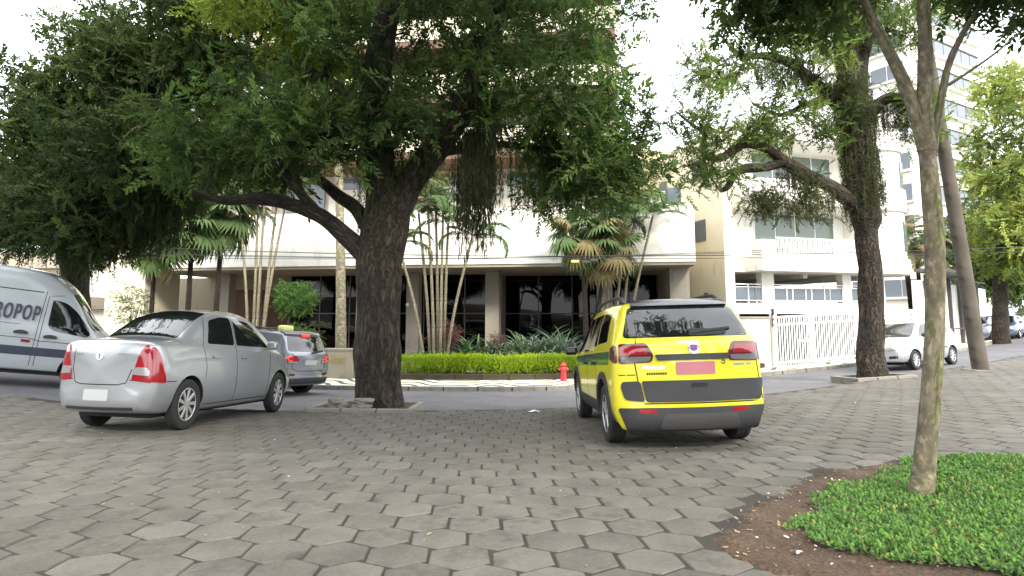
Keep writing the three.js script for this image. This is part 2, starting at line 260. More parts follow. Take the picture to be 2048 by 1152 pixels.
// ---------------------------------------------------------------- tree building
function tube(pts, radii, rad = 10, step = 0.12, amp = 0.08, seed = 1, uRep = 1) {
  const curve = new THREE.CatmullRomCurve3(pts, false, 'centripetal'), L = curve.getLength(), n = Math.max(3, Math.round(L / step));
  const P = curve.getPoints(n), pos = [], uv = [], idx = []; let nrm = null, prevT = null;
  for (let i = 0; i <= n; i++) {
    const T = (i < n ? P[i + 1].clone().sub(P[i]) : P[i].clone().sub(P[i - 1])).normalize();
    if (!nrm) { nrm = Math.abs(T.y) > 0.9 ? new THREE.Vector3(0, 0, 1) : new THREE.Vector3(0, 1, 0); nrm.sub(T.clone().multiplyScalar(nrm.dot(T))).normalize(); }
    else { nrm.applyQuaternion(new THREE.Quaternion().setFromUnitVectors(prevT, T)); nrm.sub(T.clone().multiplyScalar(nrm.dot(T))).normalize(); }
    prevT = T; const B = T.clone().cross(nrm), f = (i / n) * (radii.length - 1), k = Math.min(radii.length - 2, Math.floor(f)), r0 = lerp(radii[k], radii[k + 1], f - k);
    for (let j = 0; j <= rad; j++) {
      const a = (j % rad) / rad * Math.PI * 2, ca = Math.cos(a), sa = Math.sin(a); const q = nrm.clone().multiplyScalar(ca).add(B.clone().multiplyScalar(sa));
      const h0 = (i / n) * L, ridge = rad >= 18 ? 0.035 * (1 - 2 * Math.abs(perlin.noise(ca * 5 + seed, P[i].y * 0.9, sa * 5))) + (h0 < 1.2 ? 0.3 * Math.exp(-h0 / 0.22) * Math.max(0, perlin.noise(ca * 1.9 + 5, seed, sa * 1.9)) : 0) : 0;
      const r = r0 * (1 + ridge + amp * (perlin.noise(P[i].x * 1.6 + ca * 1.7, P[i].y * 1.1 + seed, P[i].z * 1.6 + sa * 1.7) * 1.5 + 0.6 * perlin.noise(ca * 4, P[i].y * 1.4, sa * 4 + seed)));
      pos.push(P[i].x + q.x * r, P[i].y + q.y * r, P[i].z + q.z * r); uv.push((j / rad) * uRep * Math.max(1, Math.round(radii[0] * 6.3)), (i / n) * L);
      if (i && j) { const b = i * (rad + 1) + j, c = b - rad - 1; idx.push(c - 1, c, b - 1, b - 1, c, b); }
    }
  }
  const g = new THREE.BufferGeometry(); g.setAttribute('position', new THREE.Float32BufferAttribute(pos, 3)); g.setAttribute('uv', new THREE.Float32BufferAttribute(uv, 2)); g.setIndex(idx); g.computeVertexNormals();
  const nn = g.attributes.normal; for (let i = 0; i <= n; i++) { const a = i * (rad + 1), b = a + rad, v = new THREE.Vector3(nn.getX(a) + nn.getX(b), nn.getY(a) + nn.getY(b), nn.getZ(a) + nn.getZ(b)).normalize(); nn.setXYZ(a, v.x, v.y, v.z); nn.setXYZ(b, v.x, v.y, v.z); }
  return g;
}
// a twig with narrow leaves: base, side, tip, side, folded along the midrib
function leafTris(pos, o, dir, side, len, wid, fold) {
  const up = dir.clone().cross(side).normalize(), m = o.clone().addScaledVector(dir, len * 0.45), tip = o.clone().addScaledVector(dir, len).addScaledVector(up, -len * 0.12);
  const a = m.clone().addScaledVector(side, wid / 2).addScaledVector(up, fold), b = m.clone().addScaledVector(side, -wid / 2).addScaledVector(up, fold);
  for (const p of [o, a, tip, o, tip, b]) pos.push(p.x, p.y, p.z);
}
function sprayGeo(seed, n, twig, len, wid, droop = 0.25) {
  const r = rng(seed), pos = [];
  for (let i = 0; i < n; i++) {
    const t = (i + 0.5) / n, s = i % 2 ? 1 : -1, o = new THREE.Vector3(0, -droop * twig * t * t, -twig * t);
    const dir = new THREE.Vector3(s * (0.75 - 0.5 * t) + (r() - 0.5) * 0.5, (r() - 0.5) * 0.7 - droop * 0.6, -0.55 - 0.5 * t).normalize();
    const side = dir.clone().cross(new THREE.Vector3((r() - 0.5) * 0.9, 1, (r() - 0.5) * 0.9)).normalize();
    leafTris(pos, o, dir, side, len * (0.75 + 0.5 * r()), wid * (0.75 + 0.5 * r()), wid * 0.15);
  }
  const w = 0.0025; pos.push(-w, 0, 0, w, 0, 0, 0, -droop * twig, -twig);
  const g = new THREE.BufferGeometry(); g.setAttribute('position', new THREE.Float32BufferAttribute(pos, 3)); g.computeVertexNormals(); return g;
}
function placeMatrix(p, r, s, tilt = 1) { const q = new THREE.Quaternion().setFromEuler(new THREE.Euler((r() - 0.5) * tilt, r() * Math.PI * 2, (r() - 0.5) * tilt, 'YXZ')); return new THREE.Matrix4().compose(p, q, new THREE.Vector3(s, s, s)); }
const sprayA = sprayGeo(3, 12, 0.34, 0.095, 0.034), sprayB = sprayGeo(8, 14, 0.3, 0.075, 0.03, 0.4), sprayFine = sprayGeo(14, 16, 0.32, 0.055, 0.022, 0.3), sprayBig = sprayGeo(21, 9, 0.32, 0.13, 0.06, 0.35), sprayFar = sprayGeo(31, 12, 0.55, 0.17, 0.08, 0.3);
const strandGeo = (() => { const r = rng(77), pos = []; // a hanging cord with small leaves, one metre long
  const w = 0.004; for (let i = 0; i < 6; i++) { const y = -i / 6, y2 = -(i + 1) / 6, a = (r() - 0.5) * 0.03, b = (r() - 0.5) * 0.03; pos.push(a - w, y, 0, a + w, y, 0, b, y2, w, a, y, -w, b, y2, -w, b, y2, w); }
  for (let i = 0; i < 20; i++) { const o = new THREE.Vector3((r() - 0.5) * 0.05, -r(), (r() - 0.5) * 0.05), dir = new THREE.Vector3(r() - 0.5, -0.9 - r() * 0.8, r() - 0.5).normalize(), side = dir.clone().cross(new THREE.Vector3(r() - 0.5, 0.2, r() - 0.5)).normalize(); leafTris(pos, o, dir, side, 0.075, 0.02, 0.003); }
  const g = new THREE.BufferGeometry(); g.setAttribute('position', new THREE.Float32BufferAttribute(pos, 3)); g.computeVertexNormals(); return g; })();
function clumpGeo(spray, n, k, seed, size) { // a tuft of sprays round the end of a branchlet, tone varying from spray to spray
  const r = rng(seed), gs = [], g = () => (r() + r() + r() - 1.5) * 1.15;
  for (let q = 0; q < n; q++) { const pick = Array.isArray(spray) ? spray[q % spray.length] : spray, c = pick.clone(); c.applyMatrix4(placeMatrix(new THREE.Vector3(g() * k, g() * k * 0.75 - 0.05, g() * k), r, size * (0.75 + 0.5 * r()), 2.2)); const t = 0.65 + 0.7 * r(), w = 0.9 + 0.25 * r(), col = new Float32Array(c.attributes.position.count * 3); for (let i = 0; i < col.length; i += 3) { col[i] = t * w; col[i + 1] = t; col[i + 2] = t * 0.95; } c.setAttribute('color', new THREE.BufferAttribute(col, 3)); gs.push(c); }
  return mergeGeometries(gs, false);
}
/* spec: at [x, d], limbs [{p:[[x,y,d]..], r:[..]}] first = trunk, crowns [{c,r,n,m,k}], colour range, spray */
function makeTree(o) {
  const base = V(o.at[0], G(...o.at), o.at[1]); const t = thing(o.name, o.label, 'tree', [base.x, base.y, base.z], 0, o.group);
  const r = rng(o.seed), loc = (q) => V(...q).sub(base), skel = [], geos = [];
  o.limbs.forEach((l, i) => { const P = l.p.map(loc); geos.push(tube(P, l.r, i ? l.rad || 9 : o.rad || 18, o.step || 0.12, l.amp ?? o.amp ?? 0.1, o.seed + i, o.uRep || 1)); const c = new THREE.CatmullRomCurve3(P, false, 'centripetal'); for (let k = i ? 2 : 9; k <= 16; k++) skel.push([c.getPoint(k / 16), l.r[Math.min(l.r.length - 1, Math.floor((k / 16) * l.r.length))]]); });
  mesh('trunk', clean(geos[0]), o.bark, t); if (geos.length > 1) mesh('limbs', merge(geos.slice(1)), o.limbBark || o.bark, t);
  const fine = [], mats = [], cols = [];
  for (const cr of o.crowns) {
    const cc = loc(cr.c);
    for (let i = 0; i < cr.n; i++) {
      let a, b, c; do { a = r() * 2 - 1; b = r() * 2 - 1; c = r() * 2 - 1; } while (a * a + b * b + c * c > 1);
      const p = new THREE.Vector3(cc.x + a * cr.r[0], cc.y + b * cr.r[1], cc.z + c * cr.r[2]);
      if (o.keep) { const w = p.clone().add(base); if (!o.keep(w.x, w.y, -w.z, r())) continue; }
      let best = null, bd = 1e9; for (const s of skel) { const dd = s[0].distanceToSquared(p) + (s[0].y > p.y ? 0.8 : 0); if (dd < bd) { bd = dd; best = s; } }
      const from = best[0], mid = from.clone().lerp(p, 0.5).add(new THREE.Vector3((r() - 0.5) * 0.5, 0.12 + r() * 0.3, (r() - 0.5) * 0.5));
      const r0 = Math.min(best[1] * 0.6, 0.012 + 0.016 * Math.sqrt(bd)); fine.push(tube([from, mid, p], [r0, r0 * 0.65, 0.006], 5, 0.25, 0.05, i));
      const cv = new THREE.QuadraticBezierCurve3(from, mid, p); skel.push([p, 0.012], [cv.getPoint(0.6), 0.016]);
      const tone = clamp(r() * 1.1 - 0.05, 0, 1), [cA, cB] = cr.col || o.colors, sc = (cr.s || 1) * (0.8 + 0.45 * r());
      mats.push(new THREE.Matrix4().compose(p, new THREE.Quaternion().setFromEuler(new THREE.Euler((r() - 0.5) * 0.7, r() * 6.283, (r() - 0.5) * 0.7, 'YXZ')), new THREE.Vector3(sc * (r() < 0.5 ? 1 : -1), sc * (0.85 + 0.3 * r()), sc)));
      cols.push(C(lerp(cA[0], cB[0], tone), lerp(cA[1], cB[1], tone), lerp(cA[2], cB[2], tone)));
    }
  }
  if (fine.length) mesh('branchlets', merge(fine), o.limbBark || o.bark, t, true);
  instanced('crown', clumpGeo(o.spray || sprayA, o.m || 50, o.k || 0.42, o.seed + 7, o.size || 1), M.clumpLeaf, mats, cols, t);
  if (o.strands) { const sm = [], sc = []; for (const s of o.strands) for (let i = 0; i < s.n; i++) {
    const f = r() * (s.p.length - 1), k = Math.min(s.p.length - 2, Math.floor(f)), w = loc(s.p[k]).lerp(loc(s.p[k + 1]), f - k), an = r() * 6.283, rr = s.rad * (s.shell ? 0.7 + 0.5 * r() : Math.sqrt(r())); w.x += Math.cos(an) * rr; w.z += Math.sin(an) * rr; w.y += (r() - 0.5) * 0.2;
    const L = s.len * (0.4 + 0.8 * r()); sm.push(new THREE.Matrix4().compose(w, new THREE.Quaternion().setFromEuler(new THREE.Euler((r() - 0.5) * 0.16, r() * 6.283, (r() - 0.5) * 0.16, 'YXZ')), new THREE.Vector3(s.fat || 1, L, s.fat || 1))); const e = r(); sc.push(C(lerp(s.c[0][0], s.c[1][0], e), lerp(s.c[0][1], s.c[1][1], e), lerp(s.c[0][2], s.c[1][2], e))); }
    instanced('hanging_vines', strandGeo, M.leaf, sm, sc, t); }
  return t;
}

// ---------------------------------------------------------------- buildings
{ // apartment block with a white podium
  const B = thing('apartment_block', 'cream apartment block on a white podium with dark glazed ground floor behind the palms', 'building', [7.7, -1.3, -24], -0.14);
  const L = -26;
  mesh('podium_fascia', bx(L, 0, 4.72, 7.2, -0.35, 0, 0.02), M.white, B);
  mesh('podium_roof', bx(L, 0, 6.7, 6.9, -12, -0.36), M.cream, B);
  mesh('podium_end_wall', bx(-0.3, 0.0, 4.72, 7.1, -12, -0.36), M.cream, B);
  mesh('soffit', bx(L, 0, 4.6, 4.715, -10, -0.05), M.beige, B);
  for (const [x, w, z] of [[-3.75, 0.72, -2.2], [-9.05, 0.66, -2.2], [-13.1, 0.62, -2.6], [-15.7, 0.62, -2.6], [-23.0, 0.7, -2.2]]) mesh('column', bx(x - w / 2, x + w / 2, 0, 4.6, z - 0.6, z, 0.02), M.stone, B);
  mesh('intercom', bx(-15.6, -15.45, 2.05, 2.35, -2.58, -2.53, 0.01), M.whitePaint, B); for (const x of [-15.45, -13.3]) mesh('camera_dome', new THREE.SphereGeometry(0.09, 12, 8).translate(x, 3.0, -2.5), M.whitePaint, B);
  mesh('end_wall', bx(-0.9, -0.05, 0, 4.6, -6.5, -1.4), M.stone, B);
  mesh('lobby_side_wall', bx(-0.9, -0.6, 0, 4.6, -10.05, -6.5), M.lobbyWall, B); mesh('lobby_side_wall', bx(-20.75, -20.65, 0, 4.6, -10.05, -4.6), M.lobbyWall, B); mesh('inner_wall', bx(L, 0, 0, 4.6, -10.6, -10.05), M.lobbyWall, B);
  mesh('entrance_floor', bx(L, 0, -0.2, 0.25, -10, -0.6), M.stone, B);
  // glazed shopfront: every pane and mullion is a piece
  const xs = [-0.95, -2.4, -3.75, -5.4, -7.2, -9.05, -10.9, -12.1, -13.1]; const bays = [...xs, -14.4, -15.7, -17.2, -18.9, -20.6];
  for (let i = 0; i < bays.length - 1; i++) { const x1 = bays[i], x0 = bays[i + 1], z = i < 5 ? -6.2 : -4.6;
    mesh('pane', bx(x0 + 0.03, x1 - 0.03, 0.3, 2.55, z - 0.02, z), M.darkGlass, B); mesh('pane', bx(x0 + 0.03, x1 - 0.03, 2.61, 4.6, z - 0.02, z), M.darkGlass, B);
    mesh('mullion', bx(x0 - 0.03, x0 + 0.03, 0.25, 4.6, z - 0.04, z + 0.04), M.frame, B); mesh('transom', bx(x0 + 0.03, x1 - 0.03, 2.55, 2.61, z - 0.03, z + 0.035), M.frame, B); }
  mesh('shop_side_wall', bx(-9.1, -9.0, 0, 4.6, -6.2, -4.6), M.lobbyWall, B);
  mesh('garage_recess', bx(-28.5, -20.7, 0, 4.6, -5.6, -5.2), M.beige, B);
  mesh('garage_door', bx(-22.6, -21.0, 0.25, 3.9, -5.2, -5.1), M.brownWood, B); mesh('garage_door', bx(-24.4, -22.8, 0.25, 3.9, -5.2, -5.1), M.brownWood, B);
  // tower floors
  for (let f = 0; f < 7; f++) { const y = 10.9 + f * 3.0, z = -3.2;
    mesh('balcony_parapet', bx(L, -3.0, y, y + 1.15, z - 0.2, z, 0.02), M.cream, B);
    mesh('balcony_slab', bx(L, -3.0, y - 0.45, y, z - 2.4, z - 0.05), M.brownWood, B);
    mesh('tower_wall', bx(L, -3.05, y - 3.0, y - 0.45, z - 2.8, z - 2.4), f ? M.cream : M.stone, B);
    for (let k = 0; k < 7; k++) { const x = L + 1.2 + k * 3.2; mesh('window', bx(x, x + 2.3, y - 2.6, y - 0.75, z - 2.4, z - 2.3), (k + f) % 3 ? M.blueGlass : M.blind, B); }
    if (f === 0) { mesh('window_band', bx(-20, -3.3, 7.1, 7.75, z - 2.4, z - 2.28), M.darkGlass, B); for (let k = 0; k < 5; k++) mesh('roller_blind', bx(-19 + k * 3.1, -16.2 + k * 3.1, 7.8, 9.5, z - 2.28, z - 2.2), M.blind, B); }
  }
  mesh('tower_end_wall', bx(-3.05, -2.9, 6.9, 32, -12, -3.4), M.cream, B);
  // terrace rail and pergola frames on the podium roof
  for (const [x, w, h, m] of [[-1.25, 0.75, 1.2, M.blind], [-0.55, 0.6, 1.35, M.blueGlass]]) { mesh('screen_panel', bx(x - w / 2, x + w / 2, 7.1, 7.0 + h, -2.05, -2.0), m, B); for (const s of [-1, 1]) mesh('screen_post', bx(x + s * w / 2 - 0.03, x + s * w / 2 + 0.03, 6.9, 7.1 + h, -2.1, -1.97), M.darkMetal, B); }
  mesh('terrace_rail', bx(-6, -1.7, 7.45, 7.52, -1.2, -1.14), M.darkMetal, B); for (let k = 0; k < 5; k++) mesh('rail_post', bx(-6 + k * 1.05, -5.95 + k * 1.05, 6.9, 7.45, -1.2, -1.15), M.darkMetal, B);
  mesh('fascia_joint', bx(-10.9, -8.3, 5.9, 5.93, 0.0, 0.012), M.stone, B);
  // cream end pier on the left with the drive
  mesh('drive_pier', bx(-28.2, -26.05, -0.1, 7.4, -3, -0.6), M.cream, B);
}
{ // pale yellow block behind the podium
  const B = thing('yellow_block', 'pale yellow apartment block rising behind the right end of the white podium', 'building', [9.0, -1.4, -37], 0.02);
  mesh('wall', bx(-4, 4, 0, 13.4, -8, 0), M.yellowWall, B);
  for (let f = 0; f < 3; f++) for (const x of [-2.4, -0.4, 1.6]) { const w = mesh('window', bx(x - 0.45, x + 0.45, 3.2 + f * 2.9, 4.2 + f * 2.9, 0, 0.05), M.blueGlass, B); mesh('sill', bx(x - 0.55, x + 0.55, 3.1 + f * 2.9, 3.195 + f * 2.9, 0, 0.1), M.white, w); for (let k = 0; k < 3; k++) mesh('shutter_slat', bx(x - 0.42, x + 0.42, 3.3 + k * 0.3 + f * 2.9, 3.45 + k * 0.3 + f * 2.9, 0.055, 0.075), M.whitePaint, w); }
}
{ // white building with balcony, curved corner
  const B = thing('white_building', 'white apartment building with a balustraded balcony and curved corner behind the white gates', 'building', [9.3, -1.0, -25.0], 0.284);
  const W = 8.9;
  mesh('side_wall', bx(0, 0.3, 0, 10.6, -12, -0.02), M.cream, B);
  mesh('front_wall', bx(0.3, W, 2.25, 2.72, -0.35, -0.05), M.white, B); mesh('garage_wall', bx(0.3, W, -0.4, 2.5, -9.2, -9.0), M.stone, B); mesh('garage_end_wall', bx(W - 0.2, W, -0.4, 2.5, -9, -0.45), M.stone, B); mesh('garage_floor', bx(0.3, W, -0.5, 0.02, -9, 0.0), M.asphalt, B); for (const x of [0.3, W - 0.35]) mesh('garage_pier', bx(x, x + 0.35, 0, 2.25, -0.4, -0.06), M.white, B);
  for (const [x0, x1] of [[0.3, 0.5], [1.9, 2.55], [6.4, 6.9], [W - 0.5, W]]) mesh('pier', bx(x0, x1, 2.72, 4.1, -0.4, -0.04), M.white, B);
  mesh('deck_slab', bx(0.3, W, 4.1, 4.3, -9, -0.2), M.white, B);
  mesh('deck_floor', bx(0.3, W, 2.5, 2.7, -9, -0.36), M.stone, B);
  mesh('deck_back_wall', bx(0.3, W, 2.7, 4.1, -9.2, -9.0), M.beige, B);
  for (let k = 0; k < 4; k++) mesh('ceiling_beam', bx(2.6 + k * 2, 2.85 + k * 2, 3.9, 4.1, -9, -0.5), M.white, B);
  // railing of the open deck: rails and posts
  for (const [x0, x1] of [[0.5, 1.9], [2.55, 6.4], [6.9, W - 0.5]]) { for (const y of [3.42, 3.54, 2.82]) mesh('deck_rail', bx(x0, x1, y, y + 0.035, -0.12, -0.08), M.whitePaint, B); for (let x = x0 + 0.7; x < x1; x += 1.05) mesh('deck_post', bx(x - 0.02, x + 0.02, 2.72, 3.56, -0.13, -0.07), M.whitePaint, B); for (let x = x0; x < x1 - 0.2; x += 1.05) mesh('deck_glass', bx(x + 0.02, Math.min(x1, x + 1.03), 2.86, 3.4, -0.105, -0.095), M.blueGlass, B); }
  // balcony floor with rounded right end
  const sh = new THREE.Shape(); sh.moveTo(1.2, -1.0); sh.lineTo(1.2, 0.9); sh.lineTo(W, 0.9); sh.absarc(W, -0.6, 1.5, Math.PI / 2, -Math.PI / 2, true); sh.lineTo(1.2, -2.1);
  const band = (y0, y1, mat, name, s = 1) => { const g = new THREE.ExtrudeGeometry(sh, { depth: y1 - y0, bevelEnabled: true, bevelSize: 0.04, bevelThickness: 0.04, bevelSegments: 2, curveSegments: 16 }); g.rotateX(-Math.PI / 2); g.scale(1, 1, -1); const idx = g.index; g.translate(0, y0, 0); g.computeVertexNormals(); return mesh(name, g, mat, B); };
  band(4.12, 4.76, M.white, 'balcony_band');
  for (let f = 0; f < 2; f++) band(7.1 + f * 2.9, 8.1 + f * 2.9, M.white, 'floor_band');
  mesh('tower_wall', bx(0.31, W, 4.3, 10.7, -9, -0.9), M.white, B);
  const cyl = new THREE.CylinderGeometry(1.42, 1.42, 6.8, 24); cyl.translate(W, 7.7, -0.6 - 0.0); mesh('corner_turret', cyl, M.white, B);
  for (let f = 0; f < 2; f++) { for (let k = 0; k < 4; k++) { const x = 2.3 + k * 1.15; mesh('window_pane', bx(x, x + 1.1, (f ? 5.0 : 4.4) + f * 2.9, 6.9 + f * 2.9, -0.9, -0.85), M.greenGlass, B); mesh('window_frame', bx(x - 0.03, x, 4.8 + f * 2.9, 6.9 + f * 2.9, -0.9, -0.83), M.whitePaint, B); }
    for (let k = 0; k < 3; k++) { const a = 0.5 + k * 0.42, p = bx(-0.24, 0.24, 5.2 + f * 2.9, 6.6 + f * 2.9, 0, 0.04); const m = mesh('turret_window', p, M.greenGlass, B); m.position.set(W + Math.sin(a) * 1.41, 0, -0.6 + Math.cos(a) * 1.41); m.rotation.y = a; } }
  for (let x = 2.1; x < 6.6; x += 0.135) mesh('baluster', bx(x - 0.022, x + 0.022, 4.8, 5.5, -0.86 + 1.68, -0.86 + 1.72), M.whitePaint, B);
  mesh('handrail', bx(2.0, 6.7, 5.5, 5.57, 0.79, 0.89, 0.02), M.whitePaint, B); mesh('bottom_rail', bx(2.0, 6.7, 4.79, 4.83, 0.8, 0.88), M.whitePaint, B);
  mesh('corner_block', bx(1.22, 2.0, 4.8, 5.45, 0.2, 0.86, 0.02), M.white, B);
  // side wall: windows, air-conditioning boxes on brackets, electric meter
  for (let f = 0; f < 2; f++) { mesh('side_window', bx(-0.04, 0, 5.6 + f * 2.9, 6.6 + f * 2.9, -2.2, -1.3), M.blueGlass, B); mesh('side_window', bx(-0.04, 0, 5.1 + f * 2.9, 6.2 + f * 2.9, -5.2, -4.5), M.blueGlass, B);
    for (let k = 0; k < 3; k++) mesh('air_conditioner', bx(-0.5, -0.01, 4.35 + f * 2.9, 4.85 + f * 2.9, -4.9 + k * 0.75, -4.3 + k * 0.75, 0.03), k === 1 ? M.stone : M.whitePaint, B);
    mesh('bracket_shelf', bx(-0.55, -0.01, 4.25 + f * 2.9, 4.34 + f * 2.9, -5.1, -2.7), M.stone, B); }
  mesh('meter_box', bx(-0.08, -0.01, 2.9, 3.2, -1.5, -1.3), M.darkMetal, B);
  const num = mesh('house_number', text('4404', 0.22, 0.015), M.darkMetal, B); num.position.set(7.75, 2.48, -0.045);
}
{ // cream boundary wall left of the gates, white gates and fence
  const fx = (t) => [lerp(10.15, 18.6, t), lerp(22.4, 25.6, t)];
  const ang = Math.atan2(3.2, 8.45), Lf = Math.hypot(8.45, 3.2);
  const w = thing('boundary_wall', 'cream painted boundary wall beside the left gatepost with weathered coping', 'wall', [10.1, G(10.1, 22.4) - 0.1, -22.4], ang);
  mesh('wall', bx(-3.2, -0.16, 0, 1.95, -0.25, 0, 0.01), M.cream, w); mesh('coping', bx(-3.25, -0.15, 1.95, 2.03, -0.29, 0.04, 0.015), M.stone, w);
  const F = thing('gate_fence', 'white steel gates and railing fence with upright bars in front of white building', 'fence', [10.1, G(10.1, 22.4) - 0.02, -22.4], ang);
  const posts = [0, 1.95, 4.55, 5.5, 9.0]; const rise = (G(18.6, 25.6) - G(10.15, 22.4)) / Lf;
  posts.forEach((x) => mesh('gatepost', bx(x - 0.09, x + 0.09, rise * x - 0.1, rise * x + 2.08, -0.1, 0.1, 0.01), M.whitePaint, F));
  for (let i = 0; i < posts.length - 1; i++) { const x0 = posts[i] + 0.1, x1 = posts[i + 1] - 0.1;
    for (const y of [0.17, 1.62, 1.92]) { const g = bx(0, Math.hypot(x1 - x0, rise * (x1 - x0)), -0.035, 0.035, -0.025, 0.025); const m = mesh('rail', g, M.whitePaint, F); m.position.set(x0, rise * x0 + y, 0); m.rotation.z = Math.atan(rise); }
    for (let x = x0 + 0.06; x < x1 - 0.02; x += 0.128) mesh('upright', bx(x - 0.021, x + 0.021, rise * x + 0.03, rise * x + 1.92, -0.016, 0.016), M.whitePaint, F); }
  mesh('lock_plate', bx(1.2, 1.75, 0.98, 1.06, 0.02, 0.05), M.whitePaint, F); mesh('lock_plate', bx(4.0, 4.4, 1.02, 1.1, 0.02, 0.05), M.whitePaint, F);
  const lamp = thing('warning_beacon', 'small red gate beacon fixed to the left white gatepost', 'lamp', [10.05, G(10.1, 22.4) + 1.62, -22.27], ang);
  for (const y of [0, 0.2]) { const g = new THREE.SphereGeometry(0.055, 10, 8); g.translate(0, y, 0); mesh('lens', g, M.lampRed, lamp); } mesh('holder', bx(-0.02, 0.02, -0.08, 0.5, -0.06, -0.02), M.darkMetal, lamp); mesh('horn', bx(-0.04, 0.04, 0.36, 0.62, -0.05, 0.03, 0.01), M.navy, lamp);
}
{ // tall block on the right: corner towards the square
  const B = thing('tall_block', 'tall white apartment tower with long window bands beyond the concrete pole', 'building', [35.3, -1.5, -49], 0.5);
  mesh('front_core', bx(0, 13, 0, 36, -9, 0), M.white, B);
  for (let f = 0; f < 11; f++) { const y = 4.3 + f * 2.8;
    for (let k = 0; k < 7; k++) mesh('pane', bx(1.1 + k * 1.65, 2.65 + k * 1.65, y, y + 1.5, 0.02, 0.06), M.blueGlass, B);
    mesh('sill_band', bx(0.9, 12.9, y - 0.22, y - 0.05, 0, 0.35), M.white, B); mesh('head_band', bx(0.9, 12.9, y + 1.5, y + 1.62, 0, 0.2), M.white, B);
    for (let k = 0; k < 4; k++) mesh('pane', bx(-0.06, -0.02, y, y + 1.5, -1.9 - k * 1.45, -0.55 - k * 1.45), M.blueGlass, B);
    mesh('sill_band', bx(-0.35, -0.0, y - 0.22, y - 0.05, -6.5, -0.4), M.white, B); }
}
{ // low white wall and sheds between the white building and the tall block
  const B = thing('street_wall', 'long white street wall with dark posts and pipe frames beyond the fence', 'wall', [19.3, -0.75, -27.3], 0.72);
  mesh('wall', bx(0, 15, -0.3, 3.6, -0.3, 0, 0.01), M.white, B); for (let k = 0; k < 6; k++) mesh('post', bx(0.8 + k * 2.2, 0.98 + k * 2.2, -0.2, 3.9, 0.02, 0.16), M.darkMetal, B);
  mesh('pipe_rail', bx(0.8, 13, 1.2, 1.27, 0.3, 0.36), M.darkMetal, B); mesh('pipe_rail', bx(0.8, 13, 3.85, 3.92, 0.3, 0.36), M.darkMetal, B);
  mesh('canopy_roof', bx(0.2, 5.5, 4.0, 4.15, -0.2, 1.0), M.frame, B);
  const s = thing('blue_sign', 'small blue sign board on a thin metal trestle by the white street wall', 'sign', [25.9, G(25.9, 33) - 0.02, -33.0], 0.7);
  mesh('board', bx(-0.5, 0.5, 2.2, 2.8, -0.02, 0.02), M.blueSign, s); mesh('strip', bx(-0.55, 0.5, 2.02, 2.19, -0.02, 0.02), M.whitePaint, s); for (const x of [-0.4, 0.0, 0.4]) mesh('leg', bar(new THREE.Vector3(x * 1.8, -0.1, 0), new THREE.Vector3(x, 2.1, 0), 0.035), M.darkMetal, s);
}
{ // far left
  const B = thing('left_building', 'bright white low building with grey beams behind the van', 'building', [-31, -1.6, -31], -0.1);
  mesh('wall', bx(-10, 8.6, 0, 3.1, -4, 0), M.white, B); mesh('upper_wall', bx(-10, 8.4, 3.75, 5.2, -4, -0.2), M.white, B); mesh('beam', bx(-10, 8.8, 3.1, 3.75, -4, 0.6, 0.02), M.stone, B); mesh('roof_slab', bx(-11, 8.4, 5.2, 6.2, -5, 0.7, 0.03), M.beige, B); mesh('down_pipe', bx(5.2, 5.35, 0, 5.2, 0.62, 0.75), M.beige, B);
  mesh('window', bx(5.6, 7.9, 0.2, 1.9, 0.0, 0.06), M.blueGlass, B);
}
